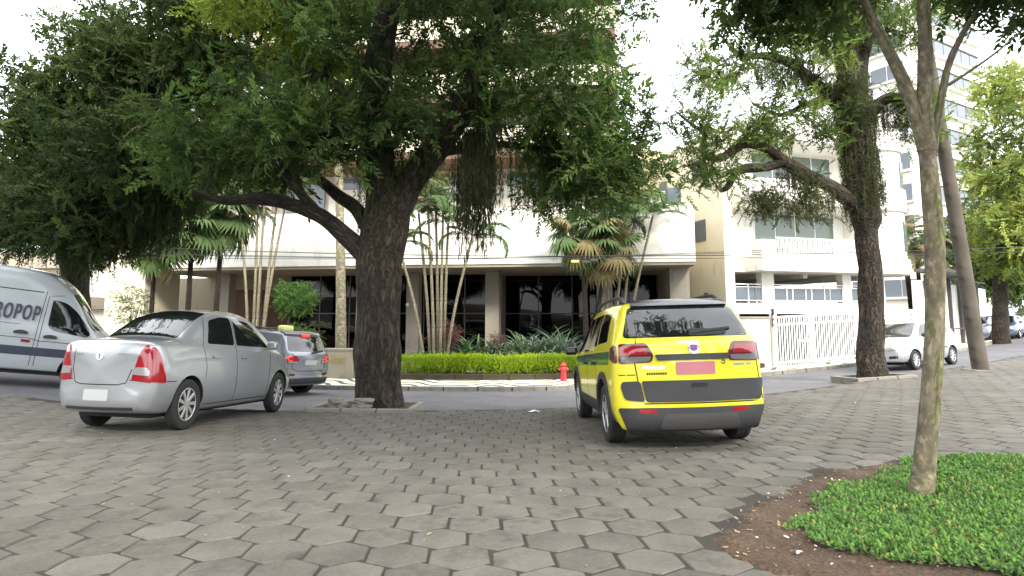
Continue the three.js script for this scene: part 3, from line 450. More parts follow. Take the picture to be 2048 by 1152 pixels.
// ---------------------------------------------------------------- planting strip in front of the podium
{
  const line = (x) => lerp(20.55, 21.3, (x + 4) / 8);
  const P = thing('planter', 'raised planting bed with dark brown kerb along the pavement', 'planter', [0, 0, 0]);
  const soil = []; for (let x = -3.9; x < 9.4; x += 0.95) { const d = line(x), a = mesh('edging_stone', bx(-0.47, 0.47, -0.25, 0.24, -0.09, 0.09, 0.01), M.brownKerb, P); a.position.set(x + 0.47, G(x + 0.47, d) + 0.0, -d); a.rotation.y = Math.atan2(0.75, 8); }
  mesh('bed', strip(range(-4, 9.5, 0.5), (x) => line(x) + 0.05, (x) => line(x) + 3.6, 4, 0.17), M.soil, P);
  const w = thing('number_wall', 'low beige rendered wall carrying the house number beside the palm trunk', 'wall', [-6.1, G(-6.1, 20.4) - 0.05, -20.4], -0.05);
  mesh('wall', bx(-1.9, 0.55, 0, 1.05, -0.35, 0, 0.01), M.beige, w); mesh('coping', bx(-1.93, 0.56, 1.05, 1.12, -0.38, 0.03, 0.01), M.stone, w); mesh('return_wall', bx(0.56, 1.3, 0, 1.0, -0.45, -0.1, 0.01), M.stone, w); const n = mesh('house_number', text('440', 0.24, 0.02), M.gold, w); n.position.set(0.0, 0.72, 0.005);
  const rl = thing('lobby_railing', 'low wire mesh railing at the lobby steps behind the big tree', 'railing', [-4.6, G(-4.6, 22.6), -22.6], -0.1); for (let k = 0; k < 7; k++) mesh('upright', bx(-0.8 + k * 0.45, -0.78 + k * 0.45, 0, 0.95, 0, 0.02), M.frame, rl); for (let k = 0; k < 5; k++) mesh('wire', bx(-0.8, 1.92, 0.1 + k * 0.2, 0.115 + k * 0.2, 0.022, 0.032), M.frame, rl); mesh('step', bx(-0.9, 2.2, -0.1, 0.5, -1.0, -0.1, 0.02), M.stone, rl);
  // clipped hedge: lime leaves over a mass of darker ones and short stems
  const h = thing('hedge', 'clipped low hedge of lime green leaves along the planter', 'hedge', [0, 0, 0]); const r = rng(90), mats = [], cols = [];
  const seg = (() => { const gs = [], L = 1.1; for (let i = 0; i < 1500; i++) { const x = (r() - 0.5) * L, f = r(), top = f < 0.42, y1 = 0.85 + 0.035 * perlin.noise(x * 5, 0.3, 7) + 0.02 * perlin.noise(x * 13, 1.3, 2); const z = top ? r() * 0.7 : f < 0.8 ? (r() < 0.8 ? r() * 0.08 : 0.62 + r() * 0.08) : r() * 0.7, y = top ? y1 - r() * 0.06 : lerp(0.42 - 0.2 * r(), y1, Math.pow(r(), 0.8));
    const c = sprayB.clone(); c.applyMatrix4(placeMatrix(new THREE.Vector3(x, y, -z), r, 0.26 + r() * 0.26, 2.4)); const e = Math.pow(r(), 0.7), q = [lerp(0.14, 0.46, e), lerp(0.26, 0.6, e), lerp(0.02, 0.03, e)]; const col = new Float32Array(c.attributes.position.count * 3); for (let k = 0; k < col.length; k++) col[k] = q[k % 3]; c.setAttribute('color', new THREE.BufferAttribute(col, 3)); gs.push(c); } return mergeGeometries(gs, false); })();
  for (let k = 0; k < 13; k++) { const x = -3.45 + k * 1.0, d = line(x) + 0.12; mats.push(new THREE.Matrix4().compose(V(x, G(x, line(x)) + 0.02 * (k % 3), d), new THREE.Quaternion().setFromAxisAngle(new THREE.Vector3(0, 1, 0), Math.atan2(0.75, 8)), new THREE.Vector3(k % 2 ? 1.02 : -1.02, 1 + 0.03 * (r() - 0.5), 1))); }
  instanced('foliage', seg, M.clumpLeaf, mats, null, h); for (let k = 0; k < 44; k++) { const x = -3.8 + k * 0.3 + 0.1 * r(), d = line(x) + 0.3 + 0.2 * r(), y = G(x, line(x)); mesh('stem', bar(V(x, y + 0.15, d), V(x + (r() - 0.5) * 0.15, y + 0.65, d), 0.012, 5), M.bark, h); }
  const gm = [], gc = []; for (let i = 0; i < 9000; i++) { const x = lerp(-4, 9.2, r()), d = line(x) + 0.1 + r() * 0.5; gm.push(placeMatrix(V(x, G(x, line(x)) + 0.19 + 0.06 * r(), d), r, 0.2 + 0.15 * r(), 1.5)); const e = r(); gc.push(C(lerp(0.09, 0.22, e), lerp(0.18, 0.36, e), 0.03)); }
  const gr = instanced('grass', sprayFine, M.leaf, gm, gc, scene); gr.userData.label = 'short bright grass under the lime hedge'; gr.userData.category = 'grass';
  // strap leaved plants
  const strap = (seed, n, len, wid, up) => { const q = rng(seed), pos = []; for (let i = 0; i < n; i++) { const a = q() * 6.283, l = len * (0.6 + 0.5 * q()), e = up * (0.55 + 0.6 * q()); let p = new THREE.Vector3(Math.cos(a) * 0.05, 0, Math.sin(a) * 0.05), el = e; const s = new THREE.Vector3(-Math.sin(a), 0, Math.cos(a)); for (let k = 0; k < 5; k++) { const t0 = k / 5, t1 = (k + 1) / 5, w0 = wid * (1 - t0 * t0) / 2 + 0.002, w1 = wid * (1 - t1 * t1) / 2 + 0.001; const nx = p.clone().add(new THREE.Vector3(Math.cos(a) * Math.cos(el), Math.sin(el), Math.sin(a) * Math.cos(el)).multiplyScalar(l / 5)); const A = p.clone().addScaledVector(s, w0), Bq = p.clone().addScaledVector(s, -w0), Cc = nx.clone().addScaledVector(s, w1), D = nx.clone().addScaledVector(s, -w1); for (const z of [A, Bq, Cc, Bq, D, Cc]) pos.push(z.x, z.y, z.z); p = nx; el -= 0.32; } }
    const g = new THREE.BufferGeometry(); g.setAttribute('position', new THREE.Float32BufferAttribute(pos, 3)); g.computeVertexNormals(); return g; };
  const lily = [strap(1, 60, 1.25, 0.055, 1.35), strap(2, 55, 1.1, 0.06, 1.25)], agave = [strap(3, 70, 0.95, 0.05, 1.45), strap(4, 80, 1.05, 0.045, 1.5)];
  M.lilyLeaf = phy({ color: C(0.06, 0.13, 0.035), roughness: 1, transmission: 0.25, thickness: 0 }); M.agaveLeaf = phy({ color: C(0.25, 0.32, 0.26), roughness: 1, transmission: 0.15, thickness: 0 }); M.limeLeaf = phy({ color: C(0.13, 0.25, 0.05), roughness: 1, transmission: 0.35, thickness: 0 });
  const place = (x, off, k) => { const d = line(x) + off + [0.75, 0.6, 0.3][k]; const g = thing(['strap_leaf_plant', 'silver_agave', 'lime_fern'][k], ['dark green strap leaved plant arching over the lime hedge', 'silvery spiky agave standing behind the lime hedge', 'yellow green low plant at the foot of the palm stems'][k], 'plant', [x, G(x, line(x)) + 0.15, -d], r() * 6, ['strap leaved plants in the bed', 'silvery agaves in the bed', 'low lime plants in the bed'][k]); mesh('leaves', [lily, agave, lily][k][Math.floor(r() * 2)], [M.lilyLeaf, M.agaveLeaf, M.limeLeaf][k], g, true); const s = [1.75, 1.8, 1.2][k] * (0.9 + r() * 0.3); g.scale.setScalar(s); };
  for (const [x, o] of [[-1.9, 1.0], [-1.35, 1.3], [-0.9, 1.0], [-0.4, 1.35], [0.1, 1.05], [0.4, 1.5], [0.75, 1.0], [1.15, 1.3], [-1.6, 1.7], [-0.6, 1.8], [1.6, 1.1], [2.1, 1.4], [2.7, 1.1]]) place(x, o, 0);
  for (const [x, o] of [[0.55, 1.9], [1.0, 2.0], [1.55, 1.8], [2.1, 1.9], [2.5, 1.6], [3.0, 1.8], [1.85, 1.3]]) place(x, o, 1);
  for (const [x, o] of [[-3.3, 1.0], [-2.9, 1.2], [-2.4, 1.0], [-2.1, 1.4]]) place(x, o, 2);
  // shrubs
  const shrub = (name, label, x, d, y, rad, n, colA, colB, size, sp, group) => { const b = thing(name, label, 'shrub', [x, G(x, d) + 0.15, -d], 0, group); const ms = [], cs = []; for (let i = 0; i < n; i++) { let a, c, e; do { a = r() * 2 - 1; c = r() * 2 - 1; e = r() * 2 - 1; } while (a * a + c * c + e * e > 1); const bump = 0.8 + 0.35 * perlin.noise(a * 2.2 + x, c * 2.2, e * 2.2); ms.push(placeMatrix(new THREE.Vector3(a * rad[0] * bump, y + c * rad[1] * bump, e * rad[0] * bump), r, size * (0.7 + 0.6 * r()), 2)); const f = r(); cs.push(C(lerp(colA[0], colB[0], f), lerp(colA[1], colB[1], f), lerp(colA[2], colB[2], f))); }
    instanced('foliage', sp, M.leaf, ms, cs, b); for (let k = 0; k < 5; k++) mesh('stem', bar(new THREE.Vector3((r() - 0.5) * 0.15, 0, (r() - 0.5) * 0.15), new THREE.Vector3((r() - 0.5) * rad[0], y, (r() - 0.5) * rad[0]), 0.022, 5, 0.01), M.bark, b); };
  shrub('clipped_shrub', 'round green clipped shrub behind the grey wagon with taxi lamp', -8.5, 22.6, 2.7, [0.95, 0.85], 1500, [0.06, 0.13, 0.035], [0.14, 0.26, 0.06], 0.8, sprayB);
  shrub('spreading_shrub', 'low spreading green shrub beneath the round clipped shrub', -8.2, 21.8, 1.25, [1.1, 0.5], 800, [0.05, 0.1, 0.03], [0.13, 0.22, 0.06], 0.8, sprayA);
  shrub('red_shrub', 'dusky red leaved shrub among the palm stems behind the hedge', -2.6, 22.4, 1.5, [0.85, 0.65], 900, [0.13, 0.06, 0.06], [0.26, 0.12, 0.12], 0.6, sprayFine);
  shrub('red_sapling', 'thin dusky red sapling beside the stone column behind the bed', -0.6, 23.0, 1.35, [0.35, 0.35], 160, [0.13, 0.06, 0.06], [0.26, 0.12, 0.12], 0.6, sprayFine);
  shrub('vine_shrub', 'sprawling green vine shrub at the foot of the cream pier', -16.2, 24.6, 1.6, [0.9, 1.3], 420, [0.06, 0.1, 0.04], [0.16, 0.22, 0.08], 0.8, sprayB);
  shrub('garden_shrub', 'dark green garden shrub by the white building behind the van', -17.8, 23.2, 0.9, [0.8, 0.6], 500, [0.03, 0.05, 0.02], [0.08, 0.12, 0.04], 0.9, sprayA);
}
// palms
const frondGeo = (seed, L, droop, n) => { const q = rng(seed), pos = []; const P = []; let p = new THREE.Vector3(), el = 1.0; for (let i = 0; i <= n; i++) { P.push([p.clone(), el]); p = p.clone().add(new THREE.Vector3(0, Math.sin(el), -Math.cos(el)).multiplyScalar(L / n)); el -= droop / n * (0.6 + 1.0 * i / n); }
  for (let i = 0; i < n; i++) { const [a] = P[i], [b] = P[i + 1], w = 0.014 * (1 - i / n) + 0.004; pos.push(a.x - w, a.y, a.z, a.x + w, a.y, a.z, b.x, b.y, b.z); const dir0 = b.clone().sub(a).normalize(); if (i > 1) for (const s of [-1, 1]) for (let h = 0; h < 2; h++) { const t = i / n + h * 0.5 / n, ll = L * 0.27 * Math.sin(Math.PI * clamp(0.12 + 0.83 * t, 0, 1)) * (0.85 + 0.3 * q()); const o = a.clone().lerp(b, h * 0.5), dir = new THREE.Vector3(s * 0.85, -0.25 - 0.35 * q(), 0).addScaledVector(dir0, 0.75).normalize(), side = dir.clone().cross(new THREE.Vector3(0, 1, 0.2)).normalize(); leafTris(pos, o, dir, side, ll, 0.034, 0.004); } }
  const g = new THREE.BufferGeometry(); g.setAttribute('position', new THREE.Float32BufferAttribute(pos, 3)); g.computeVertexNormals(); return g; };
const fronds = [frondGeo(1, 1.7, 1.9, 20), frondGeo(2, 1.9, 2.5, 22), frondGeo(3, 1.5, 1.4, 18)];
const fanGeo = (() => { const q = rng(6), pos = []; const n = 26; pos.push(-0.012, 0, 0, 0.012, 0, 0, 0, 0.1, -0.75); for (let i = 0; i < n; i++) { const a = lerp(-2.3, 2.3, i / (n - 1)), dir = new THREE.Vector3(Math.sin(a), -0.12 - 0.2 * q() - 0.12 * Math.abs(a), -Math.cos(a)).normalize(), o = new THREE.Vector3(0, 0.1, -0.75), side = dir.clone().cross(new THREE.Vector3(0, 1, 0)).normalize(); const l = 0.72 * (0.85 + 0.2 * q()), m = o.clone().addScaledVector(dir, l * 0.6), tip = o.clone().addScaledVector(dir, l).add(new THREE.Vector3(0, -0.22, 0)); const w = 0.05; for (const z of [o, m.clone().addScaledVector(side, w), m.clone().addScaledVector(side, -w), m.clone().addScaledVector(side, w), tip, m.clone().addScaledVector(side, -w)]) pos.push(z.x, z.y, z.z); }
  const g = new THREE.BufferGeometry(); g.setAttribute('position', new THREE.Float32BufferAttribute(pos, 3)); g.computeVertexNormals(); return g; })();
function palmHead(parent, p, n, r, s, dry = 0.15, fan = false) { for (let k = 0; k < n; k++) { const m = mesh(r() < dry ? 'dry_frond' : 'frond', fan ? fanGeo : fronds[Math.floor(r() * 3)], M.frond, parent); if (m.name === 'dry_frond') m.material = M.frondDry; m.position.copy(p); m.rotation.set((fan ? lerp(0.9, -1.2, k / n) : lerp(0.5, -0.75, k / n)) + (r() - 0.5) * 0.3, k * 2.4 + r() * 0.5, 0, 'YXZ'); m.scale.setScalar(s * (0.85 + 0.3 * r())); } }
function palmClump(name, label, x, d, stems, seed, o = {}) {
  const g = thing(name, label, 'palm', [x, G(x, d) + 0.12, -d], 0, o.group), r = rng(seed);
  for (const [bx0, bd, tx, td, h, rad] of stems) { const a = new THREE.Vector3(bx0, 0, -bd), b = new THREE.Vector3(tx, h, -td), m = a.clone().lerp(b, 0.5).add(new THREE.Vector3((bx0 - tx) * 0.1, 0, 0)); const rr = rad || 0.055; mesh('stem', tube([a, m, b], [rr * 1.25, rr, rr * 0.85], 8, 0.25, 0.04, seed), o.bark || M.palmBark, g); palmHead(g, b, o.n || 9, r, o.s || 1, o.dry ?? 0.15, o.fan); }
}
palmClump('slender_palm', 'clump of slender pale palm stems beside the round clipped shrub', -10.2, 22.8, [[-0.1, 0, -0.75, 0.1, 5.9], [-0.02, 0.1, -0.2, 0.4, 6.5], [0.15, 0, 0.25, 0, 6.9], [0.3, 0.1, 0.65, 0.3, 7.0], [0.35, -0.1, 1.15, 0, 6.8]], 5, { n: 8 });
palmClump('slender_palm', 'clump of leaning palm stems rising from the red shrub behind the big tree', -2.9, 21.9, [[-0.3, 0, -1.5, 0.2, 5.0], [-0.15, 0.2, -0.75, 0.3, 6.2], [0, 0, -0.35, 0, 6.4], [0.12, 0.1, -0.1, 0.3, 6.9], [0.2, 0, 0.25, -0.1, 6.3], [0.3, 0.2, 0.42, 0.2, 5.8], [0.35, 0, 1.35, 0.1, 5.2]], 6, { n: 8 });
palmClump('slender_palm', 'clump of palm stems with arching fronds near the yellow taxi', 4.1, 23.0, [[-0.55, 0, -0.45, 0.2, 5.4], [-0.35, 0.2, -0.1, 0.3, 6.0], [-0.1, 0, 0.5, 0, 6.2], [0.15, 0.1, 1.0, 0.3, 6.6], [0.3, 0, 1.6, 0, 6.2]], 7, { n: 9, s: 1.1 });
palmClump('fan_palm', 'fan palm with shaggy drooping leaves next to the slender stems near the taxi', 2.9, 22.6, [[0, 0, -0.1, 0, 5.5, 0.1], [0.3, 0.3, 0.9, 0.3, 5.0, 0.09]], 8, { fan: true, n: 26, s: 1.15, dry: 0.4, bark: M.bark });
palmClump('fan_palm', 'fan palm with drooping leaves in front of the podium left of the clipped shrub', -12.9, 23.0, [[0, 0, 0, 0, 5.2, 0.1], [0.9, 0.4, 1.0, 0.4, 5.9, 0.1]], 9, { fan: true, n: 28, s: 1.35, dry: 0.12, bark: M.bark });
palmClump('fan_palm', 'small fan palm with a ragged skirt near the cream pier', -14.6, 23.4, [[0, 0, 0, 0, 4.4, 0.09]], 10, { fan: true, n: 20, s: 1.1, dry: 0.3, bark: M.bark });
palmClump('royal_palm', 'single thick grey palm trunk standing at the beige number wall', -6.15, 21.0, [[0, 0, -0.35, 0, 8.4, 0.17]], 11, { n: 12, s: 1.5 });
palmClump('courtyard_palm', 'green palm growing against the corner of the white building', 20.0, 28.8, [[0, 0, -0.3, 0, 5.6, 0.12], [0.6, 0.2, 0.5, 0.2, 4.6, 0.1]], 12, { n: 16, s: 1.2, bark: M.bark });

// ---------------------------------------------------------------- trees
const GREEN = [[0.034, 0.058, 0.02], [0.115, 0.2, 0.05]];
makeTree({ name: 'street_tree', label: 'massive dark trunked street tree with spreading limbs in a kerbed pit', at: [-2.57, 11.3], seed: 41, bark: M.bark, rad: 64, amp: 0.13, step: 0.07, colors: GREEN, spray: [sprayA, sprayA, sprayBig, sprayB], m: 40, k: 0.42,
  limbs: [ { p: [[-2.54, -0.75, 11.3], [-2.56, -0.3, 11.3], [-2.6, 0.5, 11.3], [-2.62, 1.5, 11.3], [-2.6, 2.3, 11.3], [-2.52, 2.95, 11.3], [-2.45, 3.5, 11.3]], r: [0.49, 0.43, 0.42, 0.4, 0.42, 0.45, 0.4] },
    { p: [[-2.7, 2.2, 11.3], [-3.28, 2.76, 11.2], [-3.72, 3.11, 11], [-4.23, 3.3, 10.8], [-4.67, 3.34, 10.5], [-5.17, 3.25, 10.2], [-5.6, 3.35, 9.9]], r: [0.24, 0.18, 0.15, 0.13, 0.11, 0.08, 0.05] },
    { p: [[-2.7, 2.7, 11.3], [-3.13, 3.32, 11.5], [-3.59, 3.67, 11.8], [-4.26, 4.16, 12.2], [-5.2, 4.65, 12.6], [-6.1, 5.6, 13]], r: [0.2, 0.15, 0.13, 0.1, 0.08, 0.05] },
    { p: [[-2.5, 3.1, 11.3], [-2.65, 4.17, 11.2], [-2.69, 5.23, 11], [-2.62, 6.16, 10.8], [-2.39, 7.03, 10.5], [-2.2, 8.4, 10.2]], r: [0.36, 0.31, 0.29, 0.26, 0.22, 0.15] },
    { p: [[-2.45, 3.0, 11.3], [-2.04, 3.79, 11.3], [-1.64, 4.37, 11.2], [-1.12, 5.02, 11], [-0.72, 5.76, 10.8], [-0.38, 6.48, 10.6], [-0.1, 8, 10.2]], r: [0.34, 0.28, 0.26, 0.23, 0.2, 0.17, 0.1] },
    { p: [[-1.12, 5.02, 11], [-0.25, 5.69, 11.4], [0.81, 6.0, 11.8], [1.94, 6.2, 12.2]], r: [0.13, 0.1, 0.08, 0.04] },
    { p: [[-1.64, 4.37, 11.2], [-0.6, 4.7, 11.6], [0.5, 4.75, 12], [1.5, 4.5, 12.3]], r: [0.1, 0.08, 0.06, 0.03] },
    { p: [[-2.69, 5.23, 11], [-3.92, 6.1, 11.6], [-5.27, 6.83, 12], [-6.71, 7.2, 12.4]], r: [0.14, 0.11, 0.08, 0.04] },
    { p: [[-3.72, 3.11, 11], [-4.33, 3.98, 10.5], [-4.53, 5.05, 10]], r: [0.1, 0.08, 0.04] }, { p: [[-2.69, 5.0, 11], [-3.5, 5.05, 11.3], [-4.4, 5.15, 11.6], [-4.85, 5.6, 11.8], [-5.3, 6.2, 11.9], [-6.0, 6.5, 12]], r: [0.12, 0.1, 0.09, 0.08, 0.06, 0.03], amp: 0.2 }, { p: [[-4.4, 5.15, 11.6], [-5.2, 5.0, 11.4], [-6.1, 5.3, 11.2]], r: [0.07, 0.05, 0.025], amp: 0.2 } ],
  crowns: [ { c: [-1.4, 6.3, 10.8], r: [1.7, 1.8, 1.8], n: 50 }, { c: [-3.4, 7.0, 10.6], r: [1.2, 1.0, 1.4], n: 22 }, { c: [-4.9, 8.0, 11.4], r: [2.0, 1.2, 1.6], n: 34, col: [[0.07, 0.11, 0.025], [0.22, 0.3, 0.05]] }, { c: [1.0, 5.9, 11.6], r: [2.3, 2.2, 2.0], n: 66 }, { c: [1.5, 4.4, 12.0], r: [1.5, 0.9, 1.2], n: 34, m: 55 }, { c: [-0.6, 5.9, 10.9], r: [1.1, 0.9, 0.9], n: 20 },
    { c: [-5.0, 5.2, 11.4], r: [1.8, 1.1, 1.8], n: 17 }, { c: [-4.6, 6.2, 12.6], r: [1.7, 1.5, 1.0], n: 20, col: [[0.14, 0.2, 0.03], [0.3, 0.38, 0.05]] }, { c: [-2.2, 4.0, 12.0], r: [0.6, 0.5, 0.4], n: 6, s: 0.7, col: [[0.14, 0.2, 0.03], [0.3, 0.38, 0.05]] }, { c: [-5.7, 4.4, 10.9], r: [1.5, 0.7, 1.3], n: 26 }, { c: [-2.7, 4.6, 10.4], r: [1.1, 0.8, 0.6], n: 20 }, { c: [-1.2, 8.0, 8.6], r: [3.4, 1.0, 2.4], n: 50 }, { c: [-0.5, 9, 11.5], r: [4.5, 1.2, 3.0], n: 60, m: 45 }, { c: [-3.9, 4.6, 9.9], r: [0.9, 0.5, 0.6], n: 14, m: 50 } ],
  keep: (x, y, d, q) => { const L = -2.66 + 0.03 * (y - 4), R = -2.2 + 0.62 * (y - 3.4); if (d < 11.3 && q < 0.8 && (Math.abs(x - L) < 0.55 || (y < 7 && Math.abs(x - R) < 0.5))) return false; return !(y > 4.2 && y < 4.85 && x > -1.5 && x < 0.6 && q < 0.85); },
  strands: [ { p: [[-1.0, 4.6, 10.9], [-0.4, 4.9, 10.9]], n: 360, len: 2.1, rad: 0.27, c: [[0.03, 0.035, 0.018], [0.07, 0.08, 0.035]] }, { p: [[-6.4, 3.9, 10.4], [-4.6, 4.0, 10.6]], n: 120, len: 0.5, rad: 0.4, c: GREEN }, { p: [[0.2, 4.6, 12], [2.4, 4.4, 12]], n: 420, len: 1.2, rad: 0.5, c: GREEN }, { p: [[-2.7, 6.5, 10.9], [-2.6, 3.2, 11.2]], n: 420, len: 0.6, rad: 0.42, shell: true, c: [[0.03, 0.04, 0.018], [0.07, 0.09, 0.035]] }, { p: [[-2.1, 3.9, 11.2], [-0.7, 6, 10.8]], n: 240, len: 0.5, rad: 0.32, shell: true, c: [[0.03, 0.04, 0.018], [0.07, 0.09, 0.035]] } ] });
makeTree({ name: 'street_tree', label: 'gnarled tree with twisting bare limb and shaggy fern covered trunk by the road', at: [9.27, 15.05], seed: 52, bark: M.bark, rad: 44, amp: 0.16, step: 0.08, colors: [[0.05, 0.085, 0.022], [0.19, 0.28, 0.06]], spray: [sprayB, sprayA], size: 1.0, m: 34, k: 0.38,
  limbs: [ { p: [[9.28, -0.55, 15.05], [9.3, 0.3, 15.05], [9.37, 1.59, 15.05], [9.39, 2.64, 15.05], [9.37, 3.4, 15.05], [9.36, 3.7, 15.05], [9.35, 4.24, 15.05], [9.33, 5.19, 15.05], [9.27, 6.29, 15.05], [9.18, 7.41, 15.05], [9.12, 8.69, 15.05], [9.16, 11, 15.05]], r: [0.36, 0.29, 0.28, 0.28, 0.27, 0.38, 0.33, 0.32, 0.34, 0.3, 0.25, 0.15] },
    { p: [[9.3, 3.95, 15.05], [8.45, 4.5, 14.9], [7.64, 4.83, 14.7], [6.92, 5.2, 14.5], [6.33, 5.49, 14.3], [5.74, 5.45, 14.1], [5.31, 5.14, 14], [4.96, 5.04, 13.9], [4.66, 5.24, 13.8], [4.75, 5.58, 13.7], [4.4, 5.8, 13.6], [3.95, 6.12, 13.5]], r: [0.2, 0.17, 0.16, 0.15, 0.13, 0.11, 0.1, 0.08, 0.06, 0.05, 0.04, 0.02], amp: 0.25 },
    { p: [[7.04, 5.15, 14.5], [6.47, 4.95, 14.4], [5.92, 4.89, 14.3], [5.59, 4.68, 14.2], [5.42, 4.39, 14.2], [5.23, 4.3, 14.2]], r: [0.12, 0.12, 0.11, 0.09, 0.08, 0.05], amp: 0.25 },
    { p: [[9.21, 6.5, 15.05], [8.59, 7.11, 15], [8.02, 7.49, 14.9], [7.41, 7.89, 14.7], [6.7, 8.02, 14.6], [5.96, 7.96, 14.4], [5.44, 8.33, 14.2]], r: [0.22, 0.18, 0.15, 0.12, 0.1, 0.07, 0.03], amp: 0.2 },
    { p: [[9.4, 6.2, 15.05], [9.78, 6.76, 15], [10.14, 7.0, 14.9], [10.7, 6.85, 14.7]], r: [0.2, 0.17, 0.15, 0.1], amp: 0.2 }, { p: [[9.3, 6.3, 15.05], [9.56, 7.76, 15.2], [9.98, 9.16, 15.4], [10.36, 11, 15.5]], r: [0.22, 0.2, 0.16, 0.1] },
    { p: [[8.59, 7.11, 15], [7.61, 6.65, 14.7], [6.97, 6.37, 14.5], [6.2, 6.6, 14.3]], r: [0.1, 0.08, 0.06, 0.03], amp: 0.2 } ],
  crowns: [ { c: [5.5, 6.2, 13.9], r: [1.5, 0.9, 1.0], n: 17 }, { c: [5.3, 7.7, 14.1], r: [1.1, 0.9, 1.0], n: 16, m: 30, k: 0.4 }, { c: [7.2, 6.2, 14.6], r: [1.4, 0.8, 1.0], n: 14, m: 26, k: 0.36 }, { c: [8.2, 8.7, 14.7], r: [1.9, 1.2, 1.6], n: 30, m: 34 }, { c: [7.0, 4.25, 14.5], r: [1.3, 0.5, 0.7], n: 13, s: 0.85, col: [[0.05, 0.065, 0.025], [0.12, 0.14, 0.05]] }, { c: [9.9, 9.8, 15], r: [2.4, 1.4, 2], n: 44, m: 40 }, { c: [10.6, 6.6, 14.8], r: [0.8, 0.9, 0.7], n: 12, m: 34, k: 0.36 }, { c: [8.4, 6.9, 14.7], r: [0.8, 1.0, 0.6], n: 9, s: 0.8, col: [[0.04, 0.055, 0.022], [0.1, 0.13, 0.045]] }, { c: [4.7, 5.0, 13.8], r: [0.8, 0.5, 0.6], n: 9, m: 30, k: 0.34 } ],
  strands: [ { p: [[9.37, 4.2, 15.05], [9.2, 7.6, 15.05]], n: 900, len: 0.75, rad: 0.42, shell: true, fat: 1.3, c: [[0.045, 0.05, 0.025], [0.1, 0.115, 0.05]] }, { p: [[9.1, 7.4, 15], [7.4, 7.9, 14.7], [6.5, 8, 14.6]], n: 300, len: 0.95, rad: 0.3, c: [[0.05, 0.05, 0.028], [0.1, 0.1, 0.05]] }, { p: [[8.6, 4.4, 14.9], [6.9, 5.1, 14.5]], n: 190, len: 0.7, rad: 0.22, c: [[0.05, 0.05, 0.028], [0.1, 0.1, 0.05]] }, { p: [[9.7, 6.7, 15], [10.8, 6.8, 14.7]], n: 150, len: 0.9, rad: 0.25, c: [[0.05, 0.05, 0.028], [0.1, 0.1, 0.05]] }, { p: [[6.3, 4.3, 14.4], [8, 4.1, 14.6]], n: 160, len: 0.6, rad: 0.35, c: [[0.05, 0.06, 0.028], [0.11, 0.13, 0.05]] } ] });
makeTree({ name: 'slim_tree', label: 'slim pale barked young tree forking into three stems in the green bed', at: [3.02, 4.42], seed: 63, bark: M.paleBark, rad: 16, step: 0.06, amp: 0.07, colors: [[0.03, 0.055, 0.018], [0.09, 0.14, 0.04]], spray: sprayBig, size: 0.55, uRep: 1, m: 30, k: 0.2,
  limbs: [ { p: [[3.0, -0.3, 4.42], [3.03, -0.12, 4.42], [3.07, 0.09, 4.42], [3.16, 0.56, 4.43], [3.25, 1.16, 4.45], [3.3, 1.7, 4.46], [3.31, 2.18, 4.47], [3.31, 2.6, 4.48]], r: [0.105, 0.085, 0.074, 0.068, 0.066, 0.066, 0.064, 0.055] },
    { p: [[3.32, 2.45, 4.48], [3.27, 2.76, 4.5], [3.21, 3.12, 4.55], [3.12, 3.45, 4.6], [3.03, 3.78, 4.65], [2.85, 4.5, 4.7]], r: [0.06, 0.05, 0.046, 0.04, 0.035, 0.02] }, { p: [[3.31, 2.5, 4.48], [3.33, 2.92, 4.48], [3.35, 3.33, 4.46], [3.35, 3.75, 4.44], [3.34, 4.6, 4.4]], r: [0.065, 0.055, 0.05, 0.045, 0.02] },
    { p: [[3.34, 2.42, 4.48], [3.41, 2.83, 4.44], [3.48, 3.18, 4.4], [3.57, 3.41, 4.35], [3.69, 3.63, 4.3], [3.9, 4.2, 4.2]], r: [0.035, 0.028, 0.026, 0.022, 0.018, 0.01] }, { p: [[3.44, 3.0, 4.42], [3.56, 3.08, 4.35], [3.73, 3.21, 4.25], [3.95, 3.42, 4.15]], r: [0.014, 0.011, 0.009, 0.006] } ],
  crowns: [ { c: [4.1, 3.9, 4.3], r: [0.6, 0.4, 0.5], n: 20, m: 34, k: 0.2 }, { c: [2.5, 4.05, 4.7], r: [0.8, 0.28, 0.5], n: 22, m: 34, k: 0.2 }, { c: [3.3, 4.9, 4.4], r: [1.3, 0.6, 1.2], n: 40, m: 36, k: 0.25 } ] });
